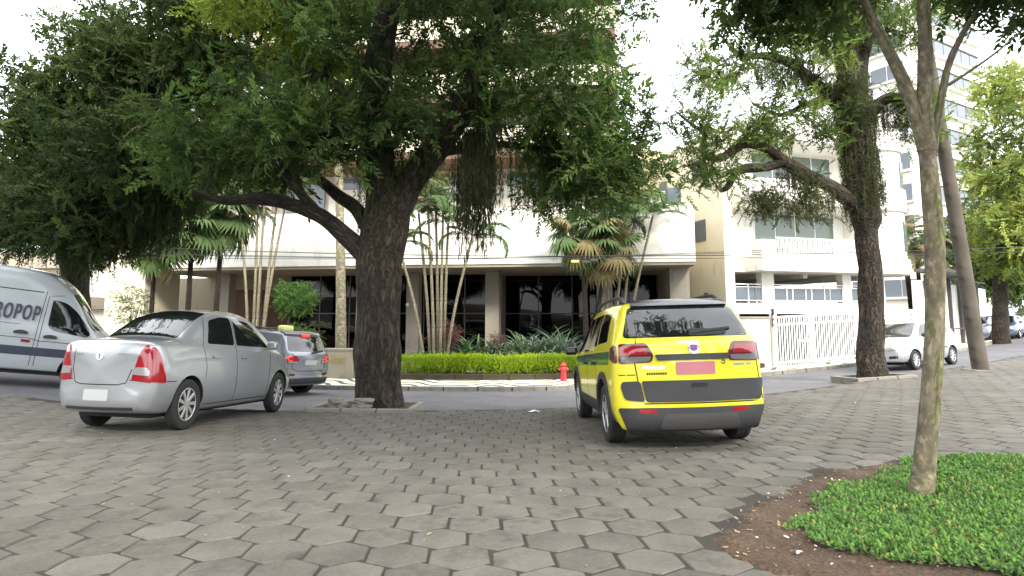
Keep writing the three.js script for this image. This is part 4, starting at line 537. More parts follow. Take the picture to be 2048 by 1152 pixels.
makeTree({ name: 'shade_tree', label: 'dense dark tree hung with vines behind the grey white van', at: [-12.8, 17], seed: 74, bark: M.bark, rad: 16, amp: 0.14, colors: [[0.025, 0.045, 0.015], [0.08, 0.12, 0.035]], spray: [sprayA, sprayBig, sprayA], size: 1.0, m: 46, k: 0.46,
  limbs: [ { p: [[-12.75, -0.6, 17], [-12.8, 1.05, 17], [-12.9, 2.23, 17], [-13.1, 3.12, 17], [-13.2, 4.3, 16.8]], r: [0.46, 0.38, 0.34, 0.36, 0.3] }, { p: [[-12.9, 2.6, 17], [-12.0, 3.5, 16], [-11, 4.2, 15], [-9.6, 4.9, 13.8], [-8.3, 5.4, 12.8]], r: [0.24, 0.2, 0.17, 0.13, 0.08] }, { p: [[-13.1, 3.2, 17], [-13.8, 4.0, 16], [-14, 4.8, 14.5], [-13, 5.2, 13]], r: [0.22, 0.18, 0.14, 0.08] }, { p: [[-13.2, 4, 16.8], [-12, 5.6, 16], [-10, 6.8, 15], [-8, 7.4, 14]], r: [0.22, 0.18, 0.12, 0.07] }, { p: [[-10.2, 4.6, 14.3], [-8.9, 4.3, 13], [-7.6, 4.1, 12.4]], r: [0.1, 0.07, 0.04] } ],
  crowns: [ { c: [-10.2, 4.5, 14.2], r: [2.2, 1.2, 1.6], n: 62, m: 60 }, { c: [-8.2, 4.6, 12.6], r: [1.7, 1.1, 1.3], n: 56, m: 60 }, { c: [-8.0, 6.2, 13.2], r: [1.6, 1.4, 1.6], n: 46 }, { c: [-11.5, 5.8, 15.5], r: [2.2, 1.5, 1.5], n: 50, m: 55 }, { c: [-7.2, 7.9, 12.8], r: [1.5, 1.5, 1.5], n: 40 }, { c: [-8.6, 7.0, 13.2], r: [1.2, 1.2, 1.2], n: 36 }, { c: [-10.6, 5.4, 13.6], r: [1.4, 0.9, 1.2], n: 30 }, { c: [-11.6, 4.0, 13.2], r: [1.4, 0.9, 1.0], n: 22 }, { c: [-9.6, 7.4, 13.2], r: [1.3, 1.1, 1.2], n: 30 }, { c: [-11.4, 6.2, 13.4], r: [1.2, 0.9, 1.1], n: 24 }, { c: [-9.6, 5.7, 13.5], r: [1.2, 1.0, 1.2], n: 30, m: 55 }, { c: [-12.5, 3.9, 14.5], r: [1.6, 0.9, 1.3], n: 34, m: 55 }, { c: [-9.6, 3.4, 13.0], r: [1.4, 0.6, 0.9], n: 26, m: 55 } ],
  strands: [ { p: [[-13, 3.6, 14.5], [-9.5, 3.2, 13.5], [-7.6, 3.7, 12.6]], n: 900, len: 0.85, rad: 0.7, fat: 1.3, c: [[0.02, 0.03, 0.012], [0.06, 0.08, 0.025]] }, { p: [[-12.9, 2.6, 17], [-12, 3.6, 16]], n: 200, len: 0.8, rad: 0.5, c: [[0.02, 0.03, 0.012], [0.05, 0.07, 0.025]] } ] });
const FAR = [[0.1, 0.15, 0.035], [0.34, 0.4, 0.1]];
makeTree({ name: 'far_tree', label: 'yellow green leafy tree over the parked cars at the street end', at: [26.1, 31], seed: 85, bark: M.bark, rad: 12, amp: 0.12, colors: FAR, spray: sprayFar, m: 34, k: 0.62, limbs: [ { p: [[26.1, -0.6, 31], [26.2, 1.6, 31], [26.4, 3.4, 31], [26.8, 6, 31], [26.6, 10, 31]], r: [0.4, 0.34, 0.3, 0.22, 0.1] }, { p: [[26.35, 3, 31], [25.8, 5, 30], [25, 6.5, 29.5]], r: [0.18, 0.13, 0.06] }, { p: [[26.9, 5, 31], [28, 7, 30], [29, 9, 29.5]], r: [0.15, 0.12, 0.05] } ],
  crowns: [ { c: [26.2, 5.4, 29.6], r: [2.0, 1.9, 1.6], n: 44 }, { c: [26.6, 9.2, 30], r: [2.2, 2.0, 1.8], n: 32 }, { c: [26.2, 12.5, 30], r: [2.0, 2.0, 1.8], n: 22 }, { c: [28.4, 7, 30], r: [1.8, 3.2, 2], n: 40 } ] });
makeTree({ name: 'far_tree', label: 'dark green low tree shading the far end of the street', at: [34, 40], seed: 96, bark: M.bark, rad: 10, amp: 0.12, colors: [[0.035, 0.06, 0.02], [0.13, 0.2, 0.05]], spray: sprayFar, m: 34, k: 0.62, limbs: [ { p: [[34, -0.6, 40], [33.9, 2, 40], [33.6, 4.5, 40], [33, 8, 40]], r: [0.4, 0.35, 0.28, 0.12] } ],
  crowns: [ { c: [32.6, 4.4, 38.5], r: [3.0, 2.0, 2.2], n: 60, m: 42, k: 0.7 }, { c: [34, 7.5, 40], r: [3.5, 2.2, 2.5], n: 50, m: 36, k: 0.7 } ] });
makeTree({ name: 'far_tree', label: 'small green tree leaning over the long white street wall', at: [24.5, 33.5], seed: 97, bark: M.bark, rad: 10, amp: 0.12, colors: [[0.05, 0.09, 0.03], [0.16, 0.25, 0.06]], spray: sprayFar, size: 0.8, m: 30, k: 0.5, limbs: [ { p: [[24.5, -0.8, 33.5], [24.7, 2, 33.4], [25, 4.2, 33.3]], r: [0.16, 0.13, 0.08] } ], crowns: [ { c: [25.3, 4.9, 33.2], r: [1.7, 1.1, 1.2], n: 28, m: 30, k: 0.5 } ] });
// trees of the square around the camera: they shade the paving and the windows of the cars mirror them
for (const [x, d, s, lab, cx, cd] of [[-8.5, 2.5, 131, 'spreading tree shading the paving on the saloon side of the square', -6.0, 2.8], [7.5, -1, 142, 'spreading tree shading the ground cover side of the square', 2.5, 0.5], [-3.5, -9, 111, 'broad leafy tree standing on the square opposite the big trunk'], [7, -11, 122, 'tall leafy tree standing on the square opposite the taxi']])
  makeTree({ name: 'square_tree', label: lab, at: [x, d], seed: s, bark: M.bark, rad: 12, colors: GREEN, spray: sprayFar, m: 30, k: 0.7, limbs: [ { p: [[x, G(x, d) - 0.2, d], [x + 0.1, 2, d], [x, 5, d], [x + 0.2, 8, d]], r: [0.45, 0.38, 0.3, 0.12] }, { p: [[x, 3, d], [x - 1.5, 4.6, d], [x - 3, 5.6, d]], r: [0.2, 0.14, 0.06] }, { p: [[x, 3.4, d], [x + 1.5, 5, d], [x + 3, 6, d]], r: [0.2, 0.14, 0.06] } ], crowns: [ cx === undefined ? { c: [x, 6.5, d], r: [4.6, 2.4, 3], n: 80, m: 30, k: 0.7 } : { c: [cx, 8.5, cd], r: [5.6, 1.5, 4.2], n: 130 } ] });

// ---------------------------------------------------------------- vehicles
const evaluator = new Evaluator(); evaluator.useGroups = true;
function monotone(xs, ys) { // cubic through the stations without overshoot
  const n = xs.length, m = [], dl = []; for (let i = 0; i < n - 1; i++) dl.push((ys[i + 1] - ys[i]) / (xs[i + 1] - xs[i]));
  for (let i = 0; i < n; i++) m.push(i === 0 ? dl[0] : i === n - 1 ? dl[n - 2] : dl[i - 1] * dl[i] <= 0 ? 0 : 2 * dl[i - 1] * dl[i] / (dl[i - 1] + dl[i]));
  return (x) => { let i = 0; while (i < n - 2 && x > xs[i + 1]) i++; const h = xs[i + 1] - xs[i], t = (x - xs[i]) / h, a = t * t, b = a * t; return (2 * b - 3 * a + 1) * ys[i] + (b - 2 * a + t) * h * m[i] + (-2 * b + 3 * a) * ys[i + 1] + (b - a) * h * m[i + 1]; };
}
// stations: [s, yBottom, wSill, wMax, yMax, wBelt, yBelt, wRoof, yRoof, crown]; s runs forward from the tail
function loftBody(st, sc, bow = [0.1, 0.12]) {
  const xs = st.map((q) => q[0]), f = st[0].slice(1).map((_, k) => monotone(xs, st.map((q) => q[k + 1])));
  const S = []; for (let i = 0; i < xs.length - 1; i++) { const n = Math.max(2, Math.ceil((xs[i + 1] - xs[i]) / 0.07)); for (let k = 0; k < n; k++) S.push(lerp(xs[i], xs[i + 1], k / n)); } S.push(xs[xs.length - 1]);
  const pos = [], idx = []; let M2 = 0; const s0 = xs[0], s1 = xs[xs.length - 1];
  for (const s of S) {
    const [yb, ws, wm, ym, wb, ybt, wr, yr, cr] = f.map((q) => q(s));
    const P = [[0, yb], [ws * 0.55, yb], [ws * 0.93, yb + 0.008], [ws, yb + 0.055], [lerp(ws, wm, 0.75), lerp(yb, ym, 0.45)], [wm, ym], [lerp(wm, wb, 0.25), lerp(ym, ybt, 0.55)], [lerp(wm, wb, 0.72), lerp(ym, ybt, 0.9)], [wb, ybt], [lerp(wb, wr, 0.5) + 0.012, lerp(ybt, yr, 0.52)], [lerp(wb, wr, 0.92), lerp(ybt, yr, 0.9)], [wr * 0.94, yr + cr * 0.1], [wr * 0.75, yr + cr * 0.5], [wr * 0.4, yr + cr * 0.88], [0, yr + cr]];
    const sec = []; for (let i = 0; i < P.length - 1; i++) { const p0 = P[Math.max(0, i - 1)], p1 = P[i], p2 = P[i + 1], p3 = P[Math.min(P.length - 1, i + 2)]; for (let k = 0; k < 2; k++) { const t = k / 2, cr2 = (a, b, c, d) => 0.5 * (2 * b + (c - a) * t + (2 * a - 5 * b + 4 * c - d) * t * t + (3 * b - a - 3 * c + d) * t * t * t); const lin = (a, b) => a + (b - a) * t; sec.push([lerp(lin(p1[0], p2[0]), cr2(p0[0], p1[0], p2[0], p3[0]), 0.7), lerp(lin(p1[1], p2[1]), cr2(p0[1], p1[1], p2[1], p3[1]), 0.7)]); } } sec.push(P[P.length - 1]);
    const ring = [...sec.map(([w, y]) => [w, y]), ...sec.slice(1, -1).reverse().map(([w, y]) => [-w, y])]; M2 = ring.length;
    const tr = clamp(1 - (s - s0) / 0.9, 0, 1), tf = clamp(1 - (s1 - s) / 1.1, 0, 1);
    for (const [w, y] of ring) { const q = (w / 0.85) ** 2; pos.push(w, y, -(s + bow[0] * q * tr - bow[1] * q * tf - sc)); }
  }
  for (let i = 0; i < S.length - 1; i++) for (let j = 0; j < M2; j++) { const a = i * M2 + j, b = i * M2 + (j + 1) % M2, c = a + M2, d = b + M2; idx.push(a, c, b, b, c, d); }
  for (const e of [0, S.length - 1]) { const o = e * M2; let cy = 0; for (let j = 0; j < M2; j++) cy += pos[3 * (o + j) + 1]; const ci = pos.length / 3; const f0 = f.map((q) => q(S[e])); pos.push(0, cy / M2, -(S[e] - sc)); for (let j = 0; j < M2; j++) { const a = o + j, b = o + (j + 1) % M2; if (e) idx.push(ci, b, a); else idx.push(ci, a, b); } }
  const g = new THREE.BufferGeometry(); g.setAttribute('position', new THREE.Float32BufferAttribute(pos, 3)); g.setIndex(idx); g.computeVertexNormals(); const uv = []; for (let i = 0; i < pos.length; i += 3) uv.push(pos[i + 2] * 0.5, pos[i + 1] * 0.5 + pos[i] * 0.3); g.setAttribute('uv', new THREE.Float32BufferAttribute(uv, 2)); return g;
}
class Host { // looks up the surface of a body along an axis
  constructor(g) { this.p = g.attributes.position.array; this.n = g.attributes.normal.array; this.i = g.index.array; this.cache = {}; }
  table(ax) { if (this.cache[ax]) return this.cache[ax]; const [u, v] = ax === 0 ? [2, 1] : ax === 1 ? [0, 2] : [0, 1], cells = new Map(); for (let t = 0; t < this.i.length; t += 3) { let a0 = 1e9, a1 = -1e9, b0 = 1e9, b1 = -1e9; for (let k = 0; k < 3; k++) { const o = this.i[t + k] * 3, a = this.p[o + u], b = this.p[o + v]; a0 = Math.min(a0, a); a1 = Math.max(a1, a); b0 = Math.min(b0, b); b1 = Math.max(b1, b); } for (let i = Math.floor(a0 / 0.1); i <= Math.floor(a1 / 0.1); i++) for (let j = Math.floor(b0 / 0.1); j <= Math.floor(b1 / 0.1); j++) { const k = i * 1000 + j; if (!cells.has(k)) cells.set(k, []); cells.get(k).push(t); } } return this.cache[ax] = { u, v, cells }; }
  hit(ax, sign, a, b) { const { u, v, cells } = this.table(ax), list = cells.get(Math.floor(a / 0.1) * 1000 + Math.floor(b / 0.1)); let best = null; if (list) for (const t of list) { const A = this.i[t] * 3, B = this.i[t + 1] * 3, D = this.i[t + 2] * 3, p = this.p; const x0 = p[A + u], y0 = p[A + v], x1 = p[B + u] - x0, y1 = p[B + v] - y0, x2 = p[D + u] - x0, y2 = p[D + v] - y0, den = x1 * y2 - x2 * y1; if (Math.abs(den) < 1e-12) continue; const s = ((a - x0) * y2 - x2 * (b - y0)) / den, w = (x1 * (b - y0) - (a - x0) * y1) / den; if (s < -1e-6 || w < -1e-6 || s + w > 1 + 1e-6) continue; const q = 1 - s - w, c = q * p[A + ax] + s * p[B + ax] + w * p[D + ax]; if (best === null || c * sign > best[0] * sign) { const n = this.n; best = [c, new THREE.Vector3(q * n[A] + s * n[B] + w * n[D], q * n[A + 1] + s * n[B + 1] + w * n[D + 1], q * n[A + 2] + s * n[B + 2] + w * n[D + 2]).normalize()]; } } return best; }
}
const AX = { right: [0, 1], left: [0, -1], rear: [2, 1], front: [2, -1], top: [1, 1] };
function rounded(pts, r = 0.03, n = 4) { const out = [], N = pts.length; for (let i = 0; i < N; i++) { const p = pts[i], a = pts[(i + N - 1) % N], b = pts[(i + 1) % N], la = Math.hypot(a[0] - p[0], a[1] - p[1]), lb = Math.hypot(b[0] - p[0], b[1] - p[1]), q = Math.min(p[2] ?? r, la * 0.45, lb * 0.45); const A = [p[0] + (a[0] - p[0]) / la * q, p[1] + (a[1] - p[1]) / la * q], B = [p[0] + (b[0] - p[0]) / lb * q, p[1] + (b[1] - p[1]) / lb * q]; for (let k = 0; k <= n; k++) { const t = k / n; out.push([lerp(lerp(A[0], p[0], t), lerp(p[0], B[0], t), t), lerp(lerp(A[1], p[1], t), lerp(p[1], B[1], t), t)]); } } return out; }
function patchGeo(host, side, pts, lift = 0.004, edge = 0.06) {
  const [ax, sg] = AX[side]; const lift3 = (a, b, l) => { let h = host.hit(ax, sg, a, b); if (!h) { for (let k = 1; k < 14 && !h; k++) for (const [q, w] of [[1, 0], [-1, 0], [0, 1], [0, -1], [1, 1], [-1, -1], [1, -1], [-1, 1]]) { h = host.hit(ax, sg, a + q * k * 0.012, b + w * k * 0.012); if (h) break; } } if (!h) return null; const p = ax === 0 ? new THREE.Vector3(h[0], b, a) : ax === 1 ? new THREE.Vector3(a, h[0], b) : new THREE.Vector3(a, b, h[0]); return [p.addScaledVector(h[1], l), h[1]]; };
  let g = new THREE.ShapeGeometry(new THREE.Shape(pts.map((p) => new THREE.Vector2(p[0], p[1])))); g = new TessellateModifier(edge, 7).modify(g.toNonIndexed());
  const P = g.attributes.position, pos = [], nor = [];
  for (let t = 0; t < P.count; t += 3) { const h = [0, 1, 2].map((k) => lift3(P.getX(t + k), P.getY(t + k), lift)); if (h.some((q) => !q)) continue; const fn = h[1][0].clone().sub(h[0][0]).cross(h[2][0].clone().sub(h[0][0])); if (fn.dot(h[0][1]) < 0) h.reverse(); for (const q of h) { pos.push(q[0].x, q[0].y, q[0].z); nor.push(q[1].x, q[1].y, q[1].z); } }
  const O = []; pts.forEach((p, i) => { const q = pts[(i + 1) % pts.length], n = Math.max(1, Math.ceil(Math.hypot(q[0] - p[0], q[1] - p[1]) / (edge * 0.6))); for (let k = 0; k < n; k++) O.push([lerp(p[0], q[0], k / n), lerp(p[1], q[1], k / n)]); });
  for (let i = 0; i < O.length; i++) { const a = O[i], b = O[(i + 1) % O.length], A = lift3(...a, lift), B = lift3(...b, lift), A2 = lift3(...a, -0.004), B2 = lift3(...b, -0.004); if (!A || !B) continue; const n = B[0].clone().sub(A[0]).cross(A2[0].clone().sub(A[0])).normalize(); for (const z of [A[0], B[0], A2[0], B[0], B2[0], A2[0]]) { pos.push(z.x, z.y, z.z); nor.push(n.x, n.y, n.z); } }
  const o = new THREE.BufferGeometry(); o.setAttribute('position', new THREE.Float32BufferAttribute(pos, 3)); o.setAttribute('normal', new THREE.Float32BufferAttribute(nor, 3)); o.setAttribute('uv', new THREE.Float32BufferAttribute(new Float32Array(pos.length / 3 * 2), 2)); return o;
}
const ribbon = (pts, w) => { const L = [], R = []; pts.forEach((p, i) => { const a = pts[Math.max(0, i - 1)], b = pts[Math.min(pts.length - 1, i + 1)], dx = b[0] - a[0], dy = b[1] - a[1], l = Math.hypot(dx, dy) || 1; L.push([p[0] - dy / l * w / 2, p[1] + dx / l * w / 2]); R.push([p[0] + dy / l * w / 2, p[1] - dx / l * w / 2]); }); return [...L, ...R.reverse()]; };
const tyreGeos = {};
function wheelGeos(r, w, style) { const key = `${r}_${w}_${style}`; if (tyreGeos[key]) return tyreGeos[key]; const rr = r * 0.66, h = w / 2;
  const prof = [[rr * 0.98, -h * 0.8], [rr, -h * 0.95], [r * 0.86, -h], [r * 0.955, -h * 0.93], [r * 0.99, -h * 0.72], [r, -h * 0.6], [r, -h * 0.3], [r * 0.982, -h * 0.28], [r * 0.982, -h * 0.22], [r, -h * 0.2], [r, h * 0.2], [r * 0.982, h * 0.22], [r * 0.982, h * 0.28], [r, h * 0.3], [r, h * 0.6], [r * 0.99, h * 0.72], [r * 0.955, h * 0.93], [r * 0.86, h], [rr, h * 0.95], [rr * 0.98, h * 0.8]];
  const tyre = new THREE.LatheGeometry(prof.map((p) => new THREE.Vector2(...p)), 40); tyre.rotateZ(-Math.PI / 2);
  const rimP = [[0.001, h * 0.55], [rr * 0.25, h * 0.55], [rr * 0.3, h * 0.42], [rr * 0.84, h * 0.42], [rr * 0.88, h * 0.8], [rr * 0.99, h * 0.86], [rr * 1.02, h * 0.8], [rr * 0.98, h * 0.5], [rr * 0.9, -h * 0.7]]; // barrel
  const back = new THREE.LatheGeometry(rimP.map((p) => new THREE.Vector2(...p)), 36); back.rotateZ(-Math.PI / 2);
  const sp = [], n = style === 'five' ? 5 : 9; for (let k = 0; k < n; k++) { const s = new THREE.Shape(); const wi = style === 'five' ? 0.1 : 0.055, wo = style === 'five' ? 0.16 : 0.1; s.moveTo(-rr * wi * 1.2, rr * 0.16); s.lineTo(rr * wi * 1.2, rr * 0.16); s.lineTo(rr * (wo + 0.16), rr * 0.9); s.lineTo(rr * (-wo + 0.16), rr * 0.9); const e = new THREE.ExtrudeGeometry(s, { depth: 0.02, bevelEnabled: true, bevelSize: 0.004, bevelThickness: 0.004, bevelSegments: 1 }); e.rotateZ((k / n) * Math.PI * 2); e.rotateY(Math.PI / 2); e.translate(h * 0.62, 0, 0); sp.push(e); }
  const hub = new THREE.CylinderGeometry(rr * 0.2, rr * 0.23, 0.03, 20); hub.rotateZ(-Math.PI / 2); hub.translate(h * 0.72, 0, 0); sp.push(hub); const lip = new THREE.TorusGeometry(rr * 0.95, rr * 0.045, 8, 36); lip.rotateY(Math.PI / 2); lip.translate(h * 0.84, 0, 0); sp.push(lip);
  return tyreGeos[key] = { tyre, back, rim: merge(sp) }; }
function makeCar(o) {
  const st = o.st, sc = (o.ax[0] + o.ax[1]) / 2, yaw = o.yaw * Math.PI / 180, fx = Math.sin(yaw), fd = Math.cos(yaw), x = o.at[0] + fx * sc * o.sxz, d = o.at[1] + fd * sc * o.sxz;
  const t = thing(o.name, o.label, o.category || 'car', [x, G(x, d) + o.lift, -d], 0, o.group);
  const n = normalG(x, d); t.quaternion.setFromUnitVectors(new THREE.Vector3(0, 1, 0), n).multiply(new THREE.Quaternion().setFromAxisAngle(new THREE.Vector3(0, 1, 0), -yaw)); t.scale.set(o.sxz, o.sy, o.sxz);
  const g = loftBody(st, sc, o.bow), host = new Host(g); let brush = new Brush(g, o.paint);
  brush.updateMatrixWorld();
  for (const s of o.ax) for (const sd of [-1, 1]) { const c = new THREE.CylinderGeometry(o.arch, o.arch, 0.34, 32); c.rotateZ(Math.PI / 2); c.translate(sd * (o.hw - 0.08), o.wr * 1.02, -(s - sc)); const b = new Brush(c, M.rimDark); b.updateMatrixWorld(); brush = evaluator.evaluate(brush, b, SUBTRACTION); }
  const body = mesh('body', brush.geometry, brush.material, t);
  const W = wheelGeos(o.wr, o.ww || 0.19, o.rimStyle || 'nine');
  o.ax.forEach((s, k) => { for (const sd of [-1, 1]) { const w = mesh('wheel', W.tyre, M.rubber, t); w.position.set(sd * (o.hw - (o.ww || 0.19) / 2 - 0.015), o.wr, -(s - sc)); w.rotation.y = (sd < 0 ? Math.PI : 0) + (k ? (o.steer || 0) : 0); mesh('hub', W.back, M.rimDark, w); mesh('rim', W.rim, o.rimMat || M.rim, w); } });
  const Z = (s) => -(s - sc);
  const conv = (side, pts) => side === 'right' || side === 'left' ? pts.map((p) => [Z(p[0]), p[1], p[2]]) : side === 'top' ? pts.map((p) => [p[0], Z(p[1]), p[2]]) : pts;
  return { t, sc, Z, host, body, patch: (name, mat, side, pts, lift = 0.004, r = 0.03, parent = t, edge = 0.06) => mesh(name, patchGeo(host, side, rounded(conv(side, pts), r), lift, edge), mat, parent),
    line: (side, pts, w = 0.01, parent = t) => mesh('panel_gap', patchGeo(host, side, ribbon(conv(side, pts), w), 0.0015, 0.06), M.seam, parent), both: (fn) => { for (const s of ['right', 'left']) fn(s); } };
}
function mirrors(c, s, y, w, mat) { for (const sd of [-1, 1]) { const g = new RoundedBoxGeometry(0.19, 0.13, 0.12, 3, 0.045); g.translate(sd * (w + 0.1), y, c.Z(s)); mesh('wing_mirror', g, mat, c.t); } }

{ // yellow taxi estate
  const st = [ [0.0, 0.36, 0.6, 0.7, 0.56, 0.67, 0.93, 0.56, 0.99, 0.01], [0.03, 0.25, 0.72, 0.795, 0.56, 0.75, 1.03, 0.63, 1.1, 0.015], [0.1, 0.2, 0.765, 0.825, 0.56, 0.79, 1.07, 0.665, 1.19, 0.02], [0.2, 0.24, 0.775, 0.83, 0.56, 0.795, 1.08, 0.655, 1.32, 0.03], [0.33, 0.23, 0.775, 0.83, 0.56, 0.795, 1.08, 0.635, 1.45, 0.035], [0.48, 0.23, 0.775, 0.83, 0.56, 0.795, 1.07, 0.625, 1.5, 0.04], [1.5, 0.22, 0.775, 0.83, 0.56, 0.795, 1.02, 0.625, 1.53, 0.04], [2.4, 0.22, 0.775, 0.83, 0.56, 0.79, 0.96, 0.61, 1.51, 0.04], [2.8, 0.22, 0.775, 0.83, 0.56, 0.79, 0.95, 0.61, 1.42, 0.035], [3.2, 0.22, 0.775, 0.83, 0.56, 0.79, 0.94, 0.65, 1.16, 0.03], [3.48, 0.23, 0.77, 0.825, 0.56, 0.78, 0.92, 0.68, 0.98, 0.03], [3.95, 0.24, 0.74, 0.8, 0.55, 0.74, 0.86, 0.6, 0.9, 0.03], [4.18, 0.26, 0.66, 0.74, 0.52, 0.66, 0.74, 0.5, 0.79, 0.02], [4.26, 0.32, 0.5, 0.6, 0.5, 0.52, 0.66, 0.4, 0.69, 0.01] ];
  const c = makeCar({ name: 'yellow_taxi', label: 'yellow taxi estate car with dark grey cladding and pink plate seen from behind', at: [2.04, 6.46], yaw: -1, sxz: 1.045, sy: 1.11, lift: 0.03, st, ax: [0.82, 3.28], arch: 0.375, wr: 0.315, ww: 0.2, hw: 0.84, paint: M.taxiYellow, rimStyle: 'five', bow: [0.13, 0.2] });
  c.patch('rear_window', M.carGlass, 'rear', [[-0.7, 1.13], [0.7, 1.13], [0.585, 1.455], [-0.585, 1.455]], 0.004, 0.05);
  c.patch('rear_spoiler', M.blackGloss, 'rear', [[-0.56, 1.445], [0.56, 1.445], [0.52, 1.51], [-0.52, 1.51]], 0.035, 0.03);
  c.patch('roof_panel', M.blackGloss, 'top', [[-0.55, 0.5], [0.55, 0.5], [0.55, 2.5], [-0.55, 2.5]], 0.003, 0.08, c.t, 0.2);
  const wa = new THREE.Group(); // wiper
  mesh('wiper', patchGeo(c.host, 'rear', ribbon([[0.02, 1.16], [0.14, 1.175], [0.48, 1.205]], 0.022), 0.022, 0.05), M.rubber, c.t); c.patch('wiper_pivot', M.rubber, 'rear', [[0.0, 1.135], [0.42, 1.145], [0.43, 1.19], [0.1, 1.21], [0.02, 1.21]], 0.014, 0.02);
  for (const s of [-1, 1]) { const l = c.patch('tail_lamp', M.lampDeep, 'rear', [[s * 0.76, 0.875], [s * 0.42, 0.885], [s * 0.4, 0.955], [s * 0.47, 1.075], [s * 0.75, 1.07]], 0.012, 0.03);
    mesh('brake_lens', patchGeo(c.host, 'rear', rounded([[s * 0.735, 0.955], [s * 0.45, 0.96], [s * 0.49, 1.045], [s * 0.735, 1.04]], 0.02), 0.016, 0.05), M.lampRed, l); mesh('reverse_lens', patchGeo(c.host, 'rear', rounded([[s * 0.735, 0.885], [s * 0.44, 0.895], [s * 0.425, 0.943], [s * 0.735, 0.943]], 0.015), 0.016, 0.05), M.lampSmoke, l); }
  c.both((sd) => { c.patch('lamp_side', M.lampDeep, sd, [[0.13, 0.875], [0.36, 0.915], [0.34, 1.03], [0.16, 1.065]], 0.008, 0.03); });
  c.patch('trim_bar', M.cladding, 'rear', [[-0.36, 0.9], [0.4, 0.9], [0.42, 0.96], [-0.385, 0.96]], 0.018, 0.015);
  c.patch('number_plate', M.platePink, 'rear', [[-0.17, 0.755], [0.25, 0.755], [0.25, 0.88], [-0.17, 0.88]], 0.01, 0.01);
  c.patch('plate_recess', M.taxiYellow, 'rear', [[-0.28, 0.73], [0.34, 0.73], [0.34, 0.89], [-0.28, 0.89]], 0.003, 0.02);
  c.patch('tailgate_cladding', M.cladding, 'rear', [[-0.5, 0.49], [0.75, 0.49], [0.8, 0.7], [-0.54, 0.7]], 0.012, 0.03); c.patch('corner_cladding', M.cladding, 'rear', [[-0.72, 0.515], [-0.512, 0.492], [-0.552, 0.7], [-0.74, 0.695], [-0.755, 0.64]], 0.012, 0.04);
  c.patch('tailgate_handle', M.seam, 'rear', [[-0.03, 0.63], [0.15, 0.63], [0.145, 0.672], [-0.025, 0.672]], 0.016, 0.01);
  c.patch('lower_bumper', M.cladding, 'rear', [[-0.7, 0.215], [0.7, 0.215], [0.79, 0.435], [-0.79, 0.435]], 0.016, 0.03); c.patch('skid_plate', M.skid, 'rear', [[-0.38, 0.235], [0.5, 0.235], [0.45, 0.375], [-0.33, 0.375]], 0.022, 0.05);
  for (const s of [-1, 1]) c.patch('reflector', M.lampRed, 'rear', [[s * 0.4, 0.385], [s * 0.58, 0.385], [s * 0.58, 0.422], [s * 0.4, 0.422]], 0.018, 0.01);
  c.line('rear', [[-0.57, 1.12], [-0.6, 0.88], [-0.575, 0.7], [-0.52, 0.475], [0.7, 0.475]], 0.012); c.line('rear', [[0.73, 1.06], [0.755, 0.72], [0.785, 0.49]], 0.012); c.line('rear', [[-0.77, 0.76], [-0.6, 0.76]], 0.01);
  const bd = c.patch('badge', M.chrome, 'rear', Array.from({ length: 24 }, (_, k) => [0.03 + Math.cos(k * Math.PI / 12) * 0.062, 1.02 + Math.sin(k * Math.PI / 12) * 0.062]), 0.012, 0.002); mesh('badge_shield', patchGeo(c.host, 'rear', rounded([[0.0, 0.985], [0.06, 0.985], [0.073, 1.052], [-0.013, 1.052]], 0.015), 0.017, 0.03), std({ color: C(0.16, 0.05, 0.22), roughness: 0.3 }), bd);
  const hitz = (x, y) => c.host.hit(2, 1, x, y)[0]; const w1 = mesh('badge_lettering', text('Weekend', 0.042, 0.006), M.chrome, c.t); w1.position.set(-0.4, 0.835, hitz(-0.4, 0.835)); w1.rotation.y = -0.1;
  for (let k = 0; k < 9; k++) c.patch('badge_stroke', M.seam, 'rear', [[-0.48 + k * 0.024, 0.758], [-0.464 + k * 0.024, 0.758], [-0.46 + k * 0.024, 0.78], [-0.476 + k * 0.024, 0.78]], 0.004, 0.002); for (let k = 0; k < 8; k++) if (k !== 5) c.patch('badge_stroke', M.lampClear, 'rear', [[0.47 + k * 0.025, 0.832], [0.488 + k * 0.025, 0.832], [0.49 + k * 0.025, 0.854], [0.472 + k * 0.025, 0.854]], 0.004, 0.002);
  const lock = new THREE.TorusGeometry(0.018, 0.004, 6, 16); lock.translate(0.35, 0.87, hitz(0.35, 0.87) + 0.006); mesh('lock_ring', lock, M.seam, c.t);
  c.both((sd) => {
    c.patch('quarter_window', M.carGlass, sd, [[0.62, 1.1], [1.3, 1.07], [1.3, 1.43], [0.8, 1.42]], 0.004, 0.05); c.patch('rear_door_window', M.carGlass, sd, [[1.36, 1.06], [2.05, 1.03], [2.05, 1.43], [1.36, 1.44]], 0.004, 0.03); c.patch('front_door_window', M.carGlass, sd, [[2.11, 0.99], [3.2, 0.975], [2.85, 1.33], [2.55, 1.42], [2.11, 1.43]], 0.004, 0.03);
    c.patch('door_stripe', M.taxiGreen, sd, [[0.42, 0.86], [3.75, 0.76], [3.75, 0.9], [0.42, 1.0]], 0.003, 0.02, c.t, 0.1); c.patch('sill_cladding', M.cladding, sd, [[1.28, 0.26], [2.82, 0.26], [2.8, 0.42], [1.3, 0.42]], 0.01, 0.03, c.t, 0.1);
